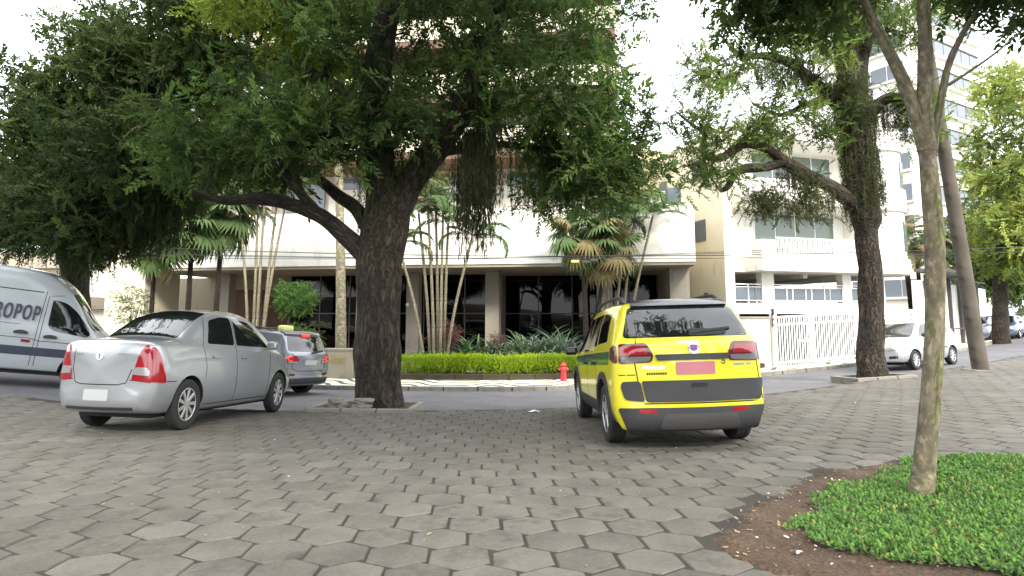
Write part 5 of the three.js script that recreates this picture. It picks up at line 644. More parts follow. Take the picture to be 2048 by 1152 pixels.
    for (const s of [0.82, 3.28]) { const a = []; for (let k = 0; k <= 14; k++) { const q = -0.05 + k / 14 * (Math.PI + 0.1); a.push([s + Math.cos(q) * 0.455, 0.32 + Math.sin(q) * 0.455]); } const b = []; for (let k = 14; k >= 0; k--) { const q = -0.05 + k / 14 * (Math.PI + 0.1); b.push([s + Math.cos(q) * 0.378, 0.32 + Math.sin(q) * 0.378]); } mesh('arch_cladding', patchGeo(c.host, sd, [...a, ...b].map((p) => [c.Z(p[0]), p[1]]), 0.02, 0.06), M.cladding, c.t); }
    c.line(sd, [[1.33, 0.43], [1.33, 0.98]], 0.01); c.line(sd, [[2.08, 0.43], [2.08, 0.96]], 0.01); c.patch('door_handle', M.cladding, sd, [[1.42, 0.83], [1.6, 0.83], [1.6, 0.87], [1.42, 0.87]], 0.03, 0.015); c.patch('door_handle', M.cladding, sd, [[2.18, 0.82], [2.36, 0.82], [2.36, 0.86], [2.18, 0.86]], 0.03, 0.015); });
  for (const s of [-1, 1]) { const p = [[0.58, 1.5], [0.75, 1.585], [1.2, 1.61], [1.9, 1.61], [2.3, 1.57], [2.5, 1.5]].map(([q, y]) => new THREE.Vector3(s * 0.57, y, c.Z(q))); mesh('roof_rail', tube(p, [0.028, 0.022, 0.022, 0.028], 8, 0.1, 0), M.cladding, c.t); }
  mirrors(c, 3.02, 1.0, 0.83, M.blackGloss);
  c.patch('windscreen', M.carGlass, 'front', [[-0.66, 1.0], [0.66, 1.0], [0.54, 1.42], [-0.54, 1.42]], 0.004, 0.05); const ex = bar(new THREE.Vector3(0.35, 0.27, c.Z(0.12)), new THREE.Vector3(0.35, 0.27, c.Z(0.6)), 0.03, 12); mesh('exhaust', ex, M.frame, c.t); mesh('under_tray', bx(-0.6, 0.6, 0.19, 0.23, c.Z(3.6), c.Z(0.5), 0.01), M.rubber, c.t);
}
{ // silver saloon
  const st = [ [0.0, 0.4, 0.55, 0.66, 0.58, 0.6, 0.86, 0.5, 0.9, 0.01], [0.03, 0.3, 0.68, 0.77, 0.58, 0.69, 0.98, 0.58, 1.01, 0.015], [0.1, 0.25, 0.74, 0.82, 0.58, 0.735, 1.02, 0.62, 1.055, 0.02], [0.3, 0.22, 0.77, 0.845, 0.58, 0.755, 1.03, 0.64, 1.07, 0.025], [0.66, 0.21, 0.775, 0.85, 0.58, 0.765, 1.03, 0.645, 1.09, 0.03], [0.9, 0.2, 0.775, 0.85, 0.58, 0.77, 1.03, 0.62, 1.2, 0.035], [1.25, 0.2, 0.775, 0.85, 0.58, 0.77, 1.02, 0.585, 1.38, 0.04], [1.6, 0.2, 0.775, 0.85, 0.58, 0.77, 1.01, 0.57, 1.455, 0.04], [2.1, 0.2, 0.775, 0.85, 0.58, 0.77, 1.0, 0.57, 1.475, 0.04], [2.6, 0.2, 0.775, 0.85, 0.58, 0.77, 0.98, 0.575, 1.41, 0.035], [3.0, 0.2, 0.775, 0.85, 0.57, 0.77, 0.96, 0.61, 1.23, 0.03], [3.42, 0.2, 0.77, 0.845, 0.57, 0.76, 0.93, 0.66, 1.0, 0.03], [3.85, 0.21, 0.75, 0.82, 0.56, 0.72, 0.84, 0.58, 0.9, 0.03], [4.12, 0.24, 0.66, 0.74, 0.5, 0.62, 0.7, 0.48, 0.77, 0.02], [4.25, 0.3, 0.5, 0.58, 0.46, 0.5, 0.6, 0.38, 0.64, 0.01] ];
  const c = makeCar({ name: 'silver_saloon', label: 'silver four door saloon with tall red tail lamps parked on the hexagon paving', at: [-5.33, 7.45], yaw: 9, sxz: 0.885, sy: 1.12, lift: 0.03, st, ax: [0.86, 3.41], arch: 0.345, wr: 0.305, ww: 0.18, hw: 0.85, paint: M.silver, steer: 0.12, bow: [0.16, 0.25] });
  c.patch('rear_window', M.carGlass, 'top', [[-0.61, 0.72], [0.61, 0.72], [0.535, 1.44], [-0.535, 1.44]], 0.004, 0.06, c.t, 0.08);
  for (const s of [-1, 1]) { const l = c.patch('tail_lamp', M.lampRed, 'rear', [[s * 0.76, 0.59], [s * 0.5, 0.62], [s * 0.525, 0.74], [s * 0.6, 0.96], [s * 0.65, 1.02], [s * 0.7, 0.98], [s * 0.74, 0.8]], 0.014, 0.02); mesh('clear_lens', patchGeo(c.host, 'rear', rounded([[s * 0.73, 0.67], [s * 0.515, 0.685], [s * 0.53, 0.765], [s * 0.69, 0.765], [s * 0.73, 0.72]], 0.015), 0.019, 0.04), M.lampClear, l); }
  c.both((sd) => { const l = c.patch('lamp_side', M.lampRed, sd, [[0.12, 0.6], [0.35, 0.585], [0.27, 0.85], [0.2, 0.98], [0.13, 1.0]], 0.01, 0.03); });
  c.line('rear', [[-0.47, 0.96], [-0.49, 0.74], [-0.42, 0.585], [-0.3, 0.565], [0.3, 0.565], [0.42, 0.585], [0.49, 0.74]], 0.012); c.line('rear', [[-0.75, 0.6], [-0.47, 0.62]], 0.01); c.line('rear', [[0.75, 0.6], [0.47, 0.62]], 0.01);
  const b = c.patch('badge', M.chrome, 'rear', Array.from({ length: 22 }, (_, k) => [Math.cos(k * Math.PI / 11) * 0.058, 0.885 + Math.sin(k * Math.PI / 11) * 0.046]), 0.012, 0.002); mesh('badge_mark', patchGeo(c.host, 'rear', ribbon([[0, 0.85], [0, 0.92]], 0.012), 0.016, 0.03), M.frame, b); mesh('badge_mark', patchGeo(c.host, 'rear', ribbon([[-0.036, 0.9], [0, 0.888], [0.036, 0.9]], 0.011), 0.0155, 0.03), M.frame, b);
  c.patch('number_plate', M.plate, 'rear', [[-0.2, 0.385], [0.2, 0.385], [0.2, 0.51], [-0.2, 0.51]], 0.008, 0.01); c.patch('bumper_lip', M.cladding, 'rear', [[-0.55, 0.285], [0.55, 0.285], [0.55, 0.315], [-0.55, 0.315]], 0.01, 0.01); c.patch('trunk_lettering', M.lampClear, 'rear', [[-0.42, 0.895], [-0.3, 0.895], [-0.3, 0.912], [-0.42, 0.912]], 0.005, 0.003); c.patch('trunk_lettering', M.lampClear, 'rear', [[0.28, 0.905], [0.44, 0.905], [0.44, 0.922], [0.28, 0.922]], 0.005, 0.003);
  c.both((sd) => {
    c.patch('rear_door_window', M.carGlass, sd, [[1.28, 1.045], [1.98, 1.025], [1.98, 1.4], [1.72, 1.405], [1.42, 1.35]], 0.004, 0.05); c.patch('front_door_window', M.carGlass, sd, [[2.05, 1.025], [3.05, 0.995], [2.78, 1.22], [2.5, 1.355], [2.05, 1.4]], 0.004, 0.03);
    c.line(sd, [[2.015, 0.27], [2.015, 1.01], [2.02, 1.42]], 0.01); c.line(sd, [[1.2, 0.62], [1.22, 0.75], [1.16, 1.02], [1.32, 1.38]], 0.01); c.line(sd, [[3.0, 0.28], [3.03, 0.65], [3.1, 0.95]], 0.01); c.line(sd, [[1.25, 0.275], [3.0, 0.275]], 0.012); c.line(sd, [[0.36, 0.6], [0.55, 0.595]], 0.01);
    c.patch('door_handle', M.silver, sd, [[1.36, 0.855], [1.56, 0.855], [1.56, 0.895], [1.36, 0.895]], 0.032, 0.018); c.patch('door_handle', M.silver, sd, [[2.12, 0.84], [2.32, 0.84], [2.32, 0.88], [2.12, 0.88]], 0.032, 0.018); c.patch('headlamp', M.lampClear, sd, [[3.72, 0.66], [4.02, 0.63], [3.95, 0.75], [3.74, 0.79]], 0.008, 0.03); });
  mirrors(c, 2.98, 1.03, 0.8, M.silver); mesh('under_tray', bx(-0.6, 0.6, 0.17, 0.21, c.Z(3.7), c.Z(0.4), 0.01), M.rubber, c.t); c.patch('windscreen', M.carGlass, 'top', [[-0.58, 2.62], [0.58, 2.62], [0.66, 3.36], [-0.66, 3.36]], 0.004, 0.05, c.t, 0.1);
}
{ // grey wagon with taxi lamp
  const st = [ [0.0, 0.5, 0.65, 0.75, 0.7, 0.7, 0.98, 0.6, 1.05, 0.01], [0.04, 0.36, 0.78, 0.87, 0.7, 0.8, 1.06, 0.68, 1.13, 0.015], [0.12, 0.3, 0.84, 0.905, 0.68, 0.85, 1.12, 0.72, 1.24, 0.02], [0.24, 0.29, 0.85, 0.915, 0.68, 0.855, 1.13, 0.7, 1.45, 0.03], [0.38, 0.28, 0.85, 0.915, 0.68, 0.855, 1.13, 0.68, 1.6, 0.035], [0.55, 0.28, 0.85, 0.915, 0.68, 0.855, 1.13, 0.67, 1.63, 0.04], [1.8, 0.27, 0.85, 0.915, 0.68, 0.855, 1.11, 0.67, 1.67, 0.04], [2.7, 0.27, 0.85, 0.915, 0.68, 0.855, 1.09, 0.66, 1.64, 0.04], [3.2, 0.27, 0.85, 0.915, 0.68, 0.85, 1.08, 0.68, 1.48, 0.035], [3.75, 0.27, 0.84, 0.91, 0.67, 0.84, 1.05, 0.74, 1.12, 0.03], [4.4, 0.28, 0.8, 0.87, 0.65, 0.78, 0.95, 0.65, 1.0, 0.03], [4.75, 0.32, 0.68, 0.75, 0.58, 0.64, 0.8, 0.5, 0.84, 0.02], [4.85, 0.4, 0.5, 0.58, 0.55, 0.5, 0.7, 0.4, 0.72, 0.01] ];
  const c = makeCar({ name: 'grey_wagon', label: 'grey sport utility wagon with lit brake lamps and yellow roof lamp on the road', at: [-5.12, 14.75], yaw: -68, sxz: 1.0, sy: 0.97, lift: -0.075, st, ax: [0.95, 3.84], arch: 0.4, wr: 0.35, ww: 0.22, hw: 0.92, paint: M.grey, bow: [0.14, 0.2] });
  c.patch('rear_window', M.carGlass, 'rear', [[-0.68, 1.17], [0.68, 1.17], [0.6, 1.55], [-0.6, 1.55]], 0.004, 0.06); c.patch('rear_spoiler', M.grey, 'rear', [[-0.62, 1.57], [0.62, 1.57], [0.6, 1.645], [-0.6, 1.645]], 0.05, 0.03); c.patch('high_brake_lamp', M.brakeGlow, 'rear', [[-0.12, 1.535], [0.12, 1.535], [0.12, 1.575], [-0.12, 1.575]], 0.058, 0.01);
  mesh('wiper', patchGeo(c.host, 'rear', ribbon([[0.0, 1.13], [0.3, 1.17], [0.5, 1.19]], 0.035), 0.02, 0.05), M.rubber, c.t);
  for (const s of [-1, 1]) { const l = c.patch('tail_lamp', M.lampRed, 'rear', [[s * 0.83, 0.86], [s * 0.42, 0.88], [s * 0.4, 0.96], [s * 0.5, 1.06], [s * 0.83, 1.06]], 0.012, 0.04); mesh('brake_ring', patchGeo(c.host, 'rear', ribbon(Array.from({ length: 14 }, (_, k) => [s * 0.66 + Math.cos(0.6 + k * 0.4) * 0.06, 0.985 + Math.sin(0.6 + k * 0.4) * 0.055]), 0.02), 0.02, 0.03), M.brakeGlow, l); mesh('reverse_lens', patchGeo(c.host, 'rear', rounded([[s * 0.72, 0.875], [s * 0.44, 0.885], [s * 0.43, 0.92], [s * 0.72, 0.915]], 0.01), 0.017, 0.05), M.lampClear, l); c.patch('reflector', M.lampDeep, 'rear', [[s * 0.5, 0.56], [s * 0.72, 0.57], [s * 0.72, 0.62], [s * 0.5, 0.61]], 0.012, 0.01); }
  c.both((sd) => { c.patch('lamp_side', M.brakeGlow, sd, [[0.16, 0.87], [0.4, 0.92], [0.42, 1.0], [0.18, 1.05]], 0.01, 0.03); c.patch('quarter_window', M.carGlass, sd, [[0.85, 1.16], [1.75, 1.14], [1.75, 1.52], [1.15, 1.51]], 0.004, 0.06); c.patch('rear_door_window', M.carGlass, sd, [[1.83, 1.14], [2.6, 1.12], [2.6, 1.54], [1.83, 1.54]], 0.004, 0.03); c.patch('front_door_window', M.carGlass, sd, [[2.68, 1.12], [3.6, 1.09], [3.2, 1.4], [2.9, 1.52], [2.68, 1.53]], 0.004, 0.03); c.line(sd, [[1.79, 0.35], [1.79, 1.1]]); c.line(sd, [[2.64, 0.35], [2.64, 1.1]]); });
  c.patch('number_plate', M.plate, 'rear', [[-0.22, 0.83], [0.22, 0.83], [0.22, 0.95], [-0.22, 0.95]], 0.01, 0.01); c.line('rear', [[-0.6, 1.12], [-0.58, 0.75], [-0.45, 0.68], [0.45, 0.68], [0.58, 0.75], [0.6, 1.12]], 0.014); c.patch('lower_bumper', M.cladding, 'rear', [[-0.78, 0.36], [0.78, 0.36], [0.8, 0.5], [-0.8, 0.5]], 0.012, 0.03); c.patch('bumper_trim', M.lampClear, 'rear', [[-0.5, 0.52], [0.5, 0.52], [0.44, 0.56], [-0.44, 0.56]], 0.014, 0.02);
  for (const s of [-1, 1]) { const p = [[0.8, 1.64], [1.0, 1.72], [2.6, 1.73], [2.8, 1.66]].map(([q, y]) => new THREE.Vector3(s * 0.6, y, c.Z(q))); mesh('roof_rail', tube(p, [0.022, 0.022], 8, 0.12, 0), M.cladding, c.t); } mirrors(c, 3.3, 1.13, 0.9, M.grey);
  const L = new RoundedBoxGeometry(0.42, 0.15, 0.2, 3, 0.06); L.translate(0.05, 1.76, c.Z(1.0)); mesh('roof_lamp', L, M.taxiLamp, c.t);
}
{ // silver hatchback coming down the street
  const st = [ [0.0, 0.4, 0.6, 0.68, 0.6, 0.62, 0.88, 0.52, 0.94, 0.01], [0.04, 0.3, 0.7, 0.78, 0.58, 0.72, 0.97, 0.6, 1.05, 0.015], [0.14, 0.25, 0.75, 0.81, 0.57, 0.755, 1.0, 0.63, 1.18, 0.02], [0.3, 0.23, 0.76, 0.815, 0.57, 0.76, 1.0, 0.6, 1.34, 0.03], [0.5, 0.22, 0.76, 0.815, 0.56, 0.76, 0.99, 0.58, 1.41, 0.035], [1.3, 0.21, 0.76, 0.815, 0.56, 0.76, 0.97, 0.58, 1.44, 0.04], [1.9, 0.21, 0.76, 0.815, 0.56, 0.76, 0.95, 0.58, 1.41, 0.04], [2.3, 0.21, 0.76, 0.815, 0.56, 0.755, 0.94, 0.6, 1.26, 0.035], [2.8, 0.22, 0.755, 0.81, 0.55, 0.75, 0.91, 0.66, 0.97, 0.03], [3.3, 0.23, 0.73, 0.79, 0.54, 0.71, 0.83, 0.58, 0.88, 0.03], [3.68, 0.25, 0.66, 0.72, 0.5, 0.64, 0.7, 0.5, 0.76, 0.02], [3.8, 0.3, 0.5, 0.58, 0.46, 0.5, 0.62, 0.4, 0.66, 0.01] ];
  const c = makeCar({ name: 'silver_hatchback', label: 'pale silver hatchback driving down the street past the white gates', at: [14.65, 20.15], yaw: -121, sxz: 1.02, sy: 1.04, lift: -0.075, st, ax: [0.62, 3.0], arch: 0.33, wr: 0.285, ww: 0.17, hw: 0.815, paint: M.paleSilver, bow: [0.14, 0.28] });
  c.patch('windscreen', M.carGlass, 'front', [[-0.64, 0.99], [0.64, 0.99], [0.53, 1.37], [-0.53, 1.37]], 0.004, 0.05); mesh('wiper', patchGeo(c.host, 'front', ribbon([[-0.6, 0.985], [-0.1, 1.0]], 0.025), 0.015, 0.05), M.rubber, c.t); mesh('wiper', patchGeo(c.host, 'front', ribbon([[0.0, 0.985], [0.5, 1.0]], 0.025), 0.015, 0.05), M.rubber, c.t);
  for (const s of [-1, 1]) { c.patch('headlamp', M.lampClear, 'front', [[s * 0.62, 0.62], [s * 0.36, 0.6], [s * 0.34, 0.68], [s * 0.6, 0.74]], 0.012, 0.03); c.patch('fog_recess', M.seam, 'front', [[s * 0.6, 0.37], [s * 0.38, 0.36], [s * 0.38, 0.44], [s * 0.6, 0.45]], 0.006, 0.02); }
  c.patch('grille', M.seam, 'front', [[-0.3, 0.61], [0.3, 0.61], [0.32, 0.68], [-0.32, 0.68]], 0.008, 0.015); c.patch('lower_grille', M.seam, 'front', [[-0.3, 0.34], [0.3, 0.34], [0.3, 0.43], [-0.3, 0.43]], 0.008, 0.015); c.patch('number_plate', M.plate, 'front', [[-0.2, 0.47], [0.2, 0.47], [0.2, 0.56], [-0.2, 0.56]], 0.012, 0.01);
  c.both((sd) => { c.patch('headlamp_side', M.lampClear, sd, [[3.36, 0.62], [3.6, 0.62], [3.56, 0.7], [3.38, 0.74]], 0.008, 0.02); c.patch('quarter_window', M.carGlass, sd, [[0.42, 1.03], [0.8, 1.01], [0.8, 1.3], [0.6, 1.28]], 0.004, 0.05); c.patch('rear_door_window', M.carGlass, sd, [[0.86, 1.01], [1.45, 0.99], [1.45, 1.35], [0.86, 1.34]], 0.004, 0.03); c.patch('front_door_window', M.carGlass, sd, [[1.51, 0.99], [2.5, 0.965], [2.2, 1.21], [2.0, 1.32], [1.51, 1.35]], 0.004, 0.03); c.patch('side_moulding', M.cladding, sd, [[1.0, 0.56], [2.55, 0.56], [2.55, 0.6], [1.0, 0.6]], 0.012, 0.01); c.line(sd, [[1.48, 0.3], [1.48, 0.97]]); c.line(sd, [[2.5, 0.3], [2.55, 0.93]]); c.patch('door_handle', M.cladding, sd, [[1.6, 0.84], [1.78, 0.84], [1.78, 0.875], [1.6, 0.875]], 0.025, 0.01); });
  mirrors(c, 2.42, 1.0, 0.78, M.blackGloss); mesh('under_tray', bx(-0.6, 0.6, 0.17, 0.21, c.Z(3.4), c.Z(0.3), 0.01), M.rubber, c.t);
}
{ // delivery van
  const st = [ [0.0, 0.4, 0.85, 0.92, 0.9, 0.9, 1.3, 0.82, 2.35, 0.02], [0.08, 0.34, 0.95, 1.0, 0.9, 0.98, 1.35, 0.88, 2.42, 0.04], [0.6, 0.33, 0.97, 1.02, 0.9, 1.0, 1.4, 0.88, 2.46, 0.05], [3.4, 0.33, 0.97, 1.02, 0.9, 1.0, 1.4, 0.88, 2.46, 0.05], [3.9, 0.33, 0.97, 1.02, 0.9, 1.0, 1.38, 0.85, 2.4, 0.05], [4.3, 0.33, 0.97, 1.02, 0.9, 0.99, 1.34, 0.82, 2.2, 0.05], [4.75, 0.33, 0.96, 1.01, 0.88, 0.97, 1.28, 0.8, 1.75, 0.05], [5.05, 0.33, 0.94, 0.99, 0.85, 0.93, 1.2, 0.8, 1.4, 0.05], [5.4, 0.33, 0.88, 0.94, 0.8, 0.86, 1.06, 0.7, 1.14, 0.04], [5.7, 0.36, 0.75, 0.82, 0.7, 0.74, 0.9, 0.6, 0.96, 0.03], [5.8, 0.42, 0.6, 0.66, 0.65, 0.6, 0.8, 0.5, 0.84, 0.01] ];
  const c = makeCar({ name: 'delivery_van', category: 'van', label: 'pale grey high roofed delivery van with dark lettering and navy side stripe', at: [-13.78, 11.5], yaw: 60, sxz: 0.86, sy: 1.0, lift: -0.06, st, ax: [1.1, 4.97], arch: 0.42, wr: 0.35, ww: 0.22, hw: 1.02, paint: M.vanPaint, bow: [0.05, 0.2] });
  c.both((sd) => { const sg = sd === 'right' ? 1 : -1;
    c.patch('cab_window', M.carGlass, sd, [[4.15, 1.3], [4.3, 1.22], [5.0, 1.14], [5.05, 1.2], [5.0, 1.32], [4.66, 1.68], [4.42, 1.84], [4.12, 1.9]], 0.004, 0.08); c.patch('side_stripe', M.navy, sd, [[0.2, 0.66], [5.2, 0.66], [5.2, 0.84], [0.2, 0.84]], 0.004, 0.01, c.t, 0.15);
    c.line(sd, [[2.3, 2.02], [3.9, 2.02]], 0.02); c.line(sd, [[1.9, 1.02], [3.85, 1.02], [4.05, 0.98], [5.0, 0.98]], 0.014); c.line(sd, [[3.96, 0.45], [3.96, 2.05]], 0.014); c.line(sd, [[4.05, 0.45], [4.04, 1.2], [4.03, 1.95], [4.34, 2.0]], 0.014); c.line(sd, [[1.9, 1.3], [3.6, 1.3]], 0.01);
    for (const [s, y] of [[3.66, 1.12], [4.26, 1.07]]) { const h = c.patch('door_handle', M.cladding, sd, [[s - 0.14, y - 0.02], [s + 0.14, y - 0.02], [s + 0.14, y + 0.03], [s + 0.05, y + 0.06], [s - 0.05, y + 0.06], [s - 0.14, y + 0.03]], 0.035, 0.015); } c.patch('side_marker', M.lampRed, sd, [[3.7, 0.93], [3.88, 0.93], [3.88, 0.99], [3.7, 0.99]], 0.01, 0.01);
    if (sd === 'right') { const T = mesh('side_lettering', text('ROPOP', 0.32, 0.006).scale(0.62, 1, 1), M.navy, c.t); T.position.set(1.015, 1.56, c.Z(3.5)); T.rotation.y = Math.PI / 2; T.rotation.order = 'YXZ'; T.rotation.x = -0.1; }
  });
  c.patch('windscreen', M.carGlass, 'front', [[-0.8, 1.3], [0.8, 1.3], [0.76, 2.05], [-0.76, 2.05]], 0.004, 0.08, c.t, 0.1); mirrors(c, 4.75, 1.35, 1.02, M.cladding); mesh('under_tray', bx(-0.8, 0.8, 0.25, 0.32, c.Z(5.4), c.Z(0.3), 0.01), M.rubber, c.t);
}
{ // cars far up the street
  const st = [ [0.0, 0.4, 0.6, 0.7, 0.6, 0.64, 0.9, 0.54, 0.95, 0.01], [0.06, 0.28, 0.74, 0.82, 0.58, 0.75, 1.0, 0.62, 1.04, 0.015], [0.5, 0.22, 0.78, 0.85, 0.57, 0.77, 1.02, 0.64, 1.08, 0.03], [0.95, 0.2, 0.78, 0.85, 0.57, 0.77, 1.0, 0.6, 1.3, 0.04], [1.5, 0.2, 0.78, 0.85, 0.57, 0.77, 0.99, 0.58, 1.44, 0.04], [2.3, 0.2, 0.78, 0.85, 0.57, 0.77, 0.97, 0.58, 1.43, 0.04], [2.9, 0.2, 0.78, 0.85, 0.57, 0.77, 0.95, 0.62, 1.2, 0.03], [3.3, 0.2, 0.77, 0.84, 0.56, 0.76, 0.92, 0.66, 0.98, 0.03], [3.95, 0.22, 0.72, 0.8, 0.54, 0.7, 0.82, 0.55, 0.87, 0.03], [4.25, 0.28, 0.56, 0.64, 0.5, 0.56, 0.66, 0.42, 0.7, 0.01] ];
  for (const [nm, lb, paint, at, yaw, s, sy] of [['blue_saloon', 'dark blue saloon parked by the white street wall behind the pole', M.bluePaint, [30.5, 36.6], -125, 1.05, 1.05], ['blue_saloon', 'blue grey saloon parked next in line before the silver people carrier', M.bluePaint, [33.6, 39], -132, 1.05, 1.0], ['silver_people_carrier', 'tall pale silver people carrier parked at the far end of the street', M.paleSilver, [39.5, 42.6], -120, 1.1, 1.35]]) {
    const c = makeCar({ name: nm, label: lb, at, yaw, sxz: s, sy, lift: -0.06, st, ax: [0.85, 3.4], arch: 0.34, wr: 0.29, hw: 0.85, paint, bow: [0.12, 0.2] });
    c.patch('windscreen', M.carGlass, 'front', [[-0.6, 1.0], [0.6, 1.0], [0.54, 1.38], [-0.54, 1.38]], 0.004, 0.05, c.t, 0.12); c.both((sd) => { c.patch('rear_door_window', M.carGlass, sd, [[1.25, 1.02], [1.98, 1.0], [1.98, 1.37], [1.5, 1.37]], 0.004, 0.04, c.t, 0.12); c.patch('front_door_window', M.carGlass, sd, [[2.04, 1.0], [2.95, 0.98], [2.6, 1.28], [2.04, 1.37]], 0.004, 0.04, c.t, 0.12); });
    for (const q of [-1, 1]) c.patch('headlamp', M.lampClear, 'front', [[q * 0.62, 0.62], [q * 0.36, 0.6], [q * 0.36, 0.69], [q * 0.6, 0.73]], 0.01, 0.02); c.patch('grille', M.seam, 'front', [[-0.3, 0.58], [0.3, 0.58], [0.3, 0.66], [-0.3, 0.66]], 0.008, 0.02); mirrors(c, 2.9, 1.0, 0.8, paint); }
}
// ---------------------------------------------------------------- street furniture and small things
{
  const x = 1.74, d = 19.75; const h = thing('fire_hydrant', 'red fire hydrant standing on the wavy mosaic pavement before the hedge', 'hydrant', [x, G(x, d) + 0.045, -d]);
  const lathe = (p, n = 24) => new THREE.LatheGeometry(p.map((q) => new THREE.Vector2(...q)), n);
  mesh('barrel', lathe([[0, 0], [0.13, 0], [0.13, 0.03], [0.1, 0.05], [0.095, 0.4], [0.12, 0.41], [0.12, 0.44], [0.1, 0.45], [0.1, 0.5], [0, 0.5]]), M.hydrantRed, h); mesh('bonnet', lathe([[0.0, 0.62], [0.03, 0.615], [0.075, 0.585], [0.105, 0.54], [0.115, 0.505], [0, 0.505]]), M.hydrantRed, h); mesh('operating_nut', lathe([[0, 0.67], [0.022, 0.67], [0.025, 0.62], [0, 0.62]], 6), M.hydrantRed, h);
  for (const a of [0, Math.PI / 2 * 3, Math.PI]) { const g = lathe([[0, 0.17], [0.03, 0.17], [0.03, 0.155], [0.05, 0.15], [0.05, 0.12], [0.04, 0.115], [0.04, 0.06], [0, 0.06]], 16); g.rotateZ(-Math.PI / 2); g.rotateY(a); g.translate(0, 0.4, 0); mesh('outlet_cap', g, M.hydrantRed, h); }
}
{ const p = thing('concrete_pole', 'tall leaning tapered concrete utility pole at the edge of the square', 'pole', [12.37, G(12.37, 15.4), -15.4]);
  mesh('shaft', clean(tube([new THREE.Vector3(0, -0.15, 0), new THREE.Vector3(-0.42, 5, 0), new THREE.Vector3(-0.98, 11.5, 0)], [0.19, 0.165, 0.12], 16, 0.3, 0.012)), M.poleConcrete, p); for (const [y, s] of [[2.2, 1], [5.2, 1], [8.1, 1]]) { const g = new THREE.TorusGeometry(0.175 - y * 0.005, 0.012, 6, 24); g.rotateX(Math.PI / 2); g.translate(-0.084 * y, y, 0); mesh('steel_band', g, M.frame, p); } mesh('footing', bx(-0.32, 0.32, -0.1, 0.04, -0.3, 0.3, 0.02), M.kerb, p); }
{ // overhead cables above the street: each one a thing
  const cable = (label, a, b, sag, r = 0.011) => { const P = []; for (let i = 0; i <= 24; i++) { const t = i / 24; const p = a.clone().lerp(b, t); p.y -= sag * 4 * t * (1 - t); P.push(p); } tag(mesh('overhead_cable', new THREE.TubeGeometry(new THREE.CatmullRomCurve3(P), 48, r, 5), M.cable, scene), label, 'cable', 'cables strung along the street'); };
  const lab = 'thin black overhead cable strung along the street before the podium';
  cable(lab, V(-24, 4.3, 21.5), V(24, 3.9, 20.5), 0.75, 0.016); cable(lab, V(-24, 3.9, 21.6), V(26, 3.75, 21), 0.55); cable(lab, V(-24, 4.0, 21.2), V(10, 3.6, 21), 0.5); cable(lab, V(-24, 3.6, 21.3), V(10, 3.55, 21.3), 0.3);
  const j = thing('cable_junction', 'small cluster of cable splice boxes hanging on the overhead cables', 'cable box', [2.55, 3.12, -20.9]); for (const [x, y, m] of [[-0.25, 0.02, M.taxiLamp], [0.15, 0, M.darkMetal], [0.45, 0.06, M.darkMetal]]) mesh('splice_box', bx(x - 0.14, x + 0.14, y - 0.04, y + 0.05, -0.04, 0.04, 0.015), m, j);
}
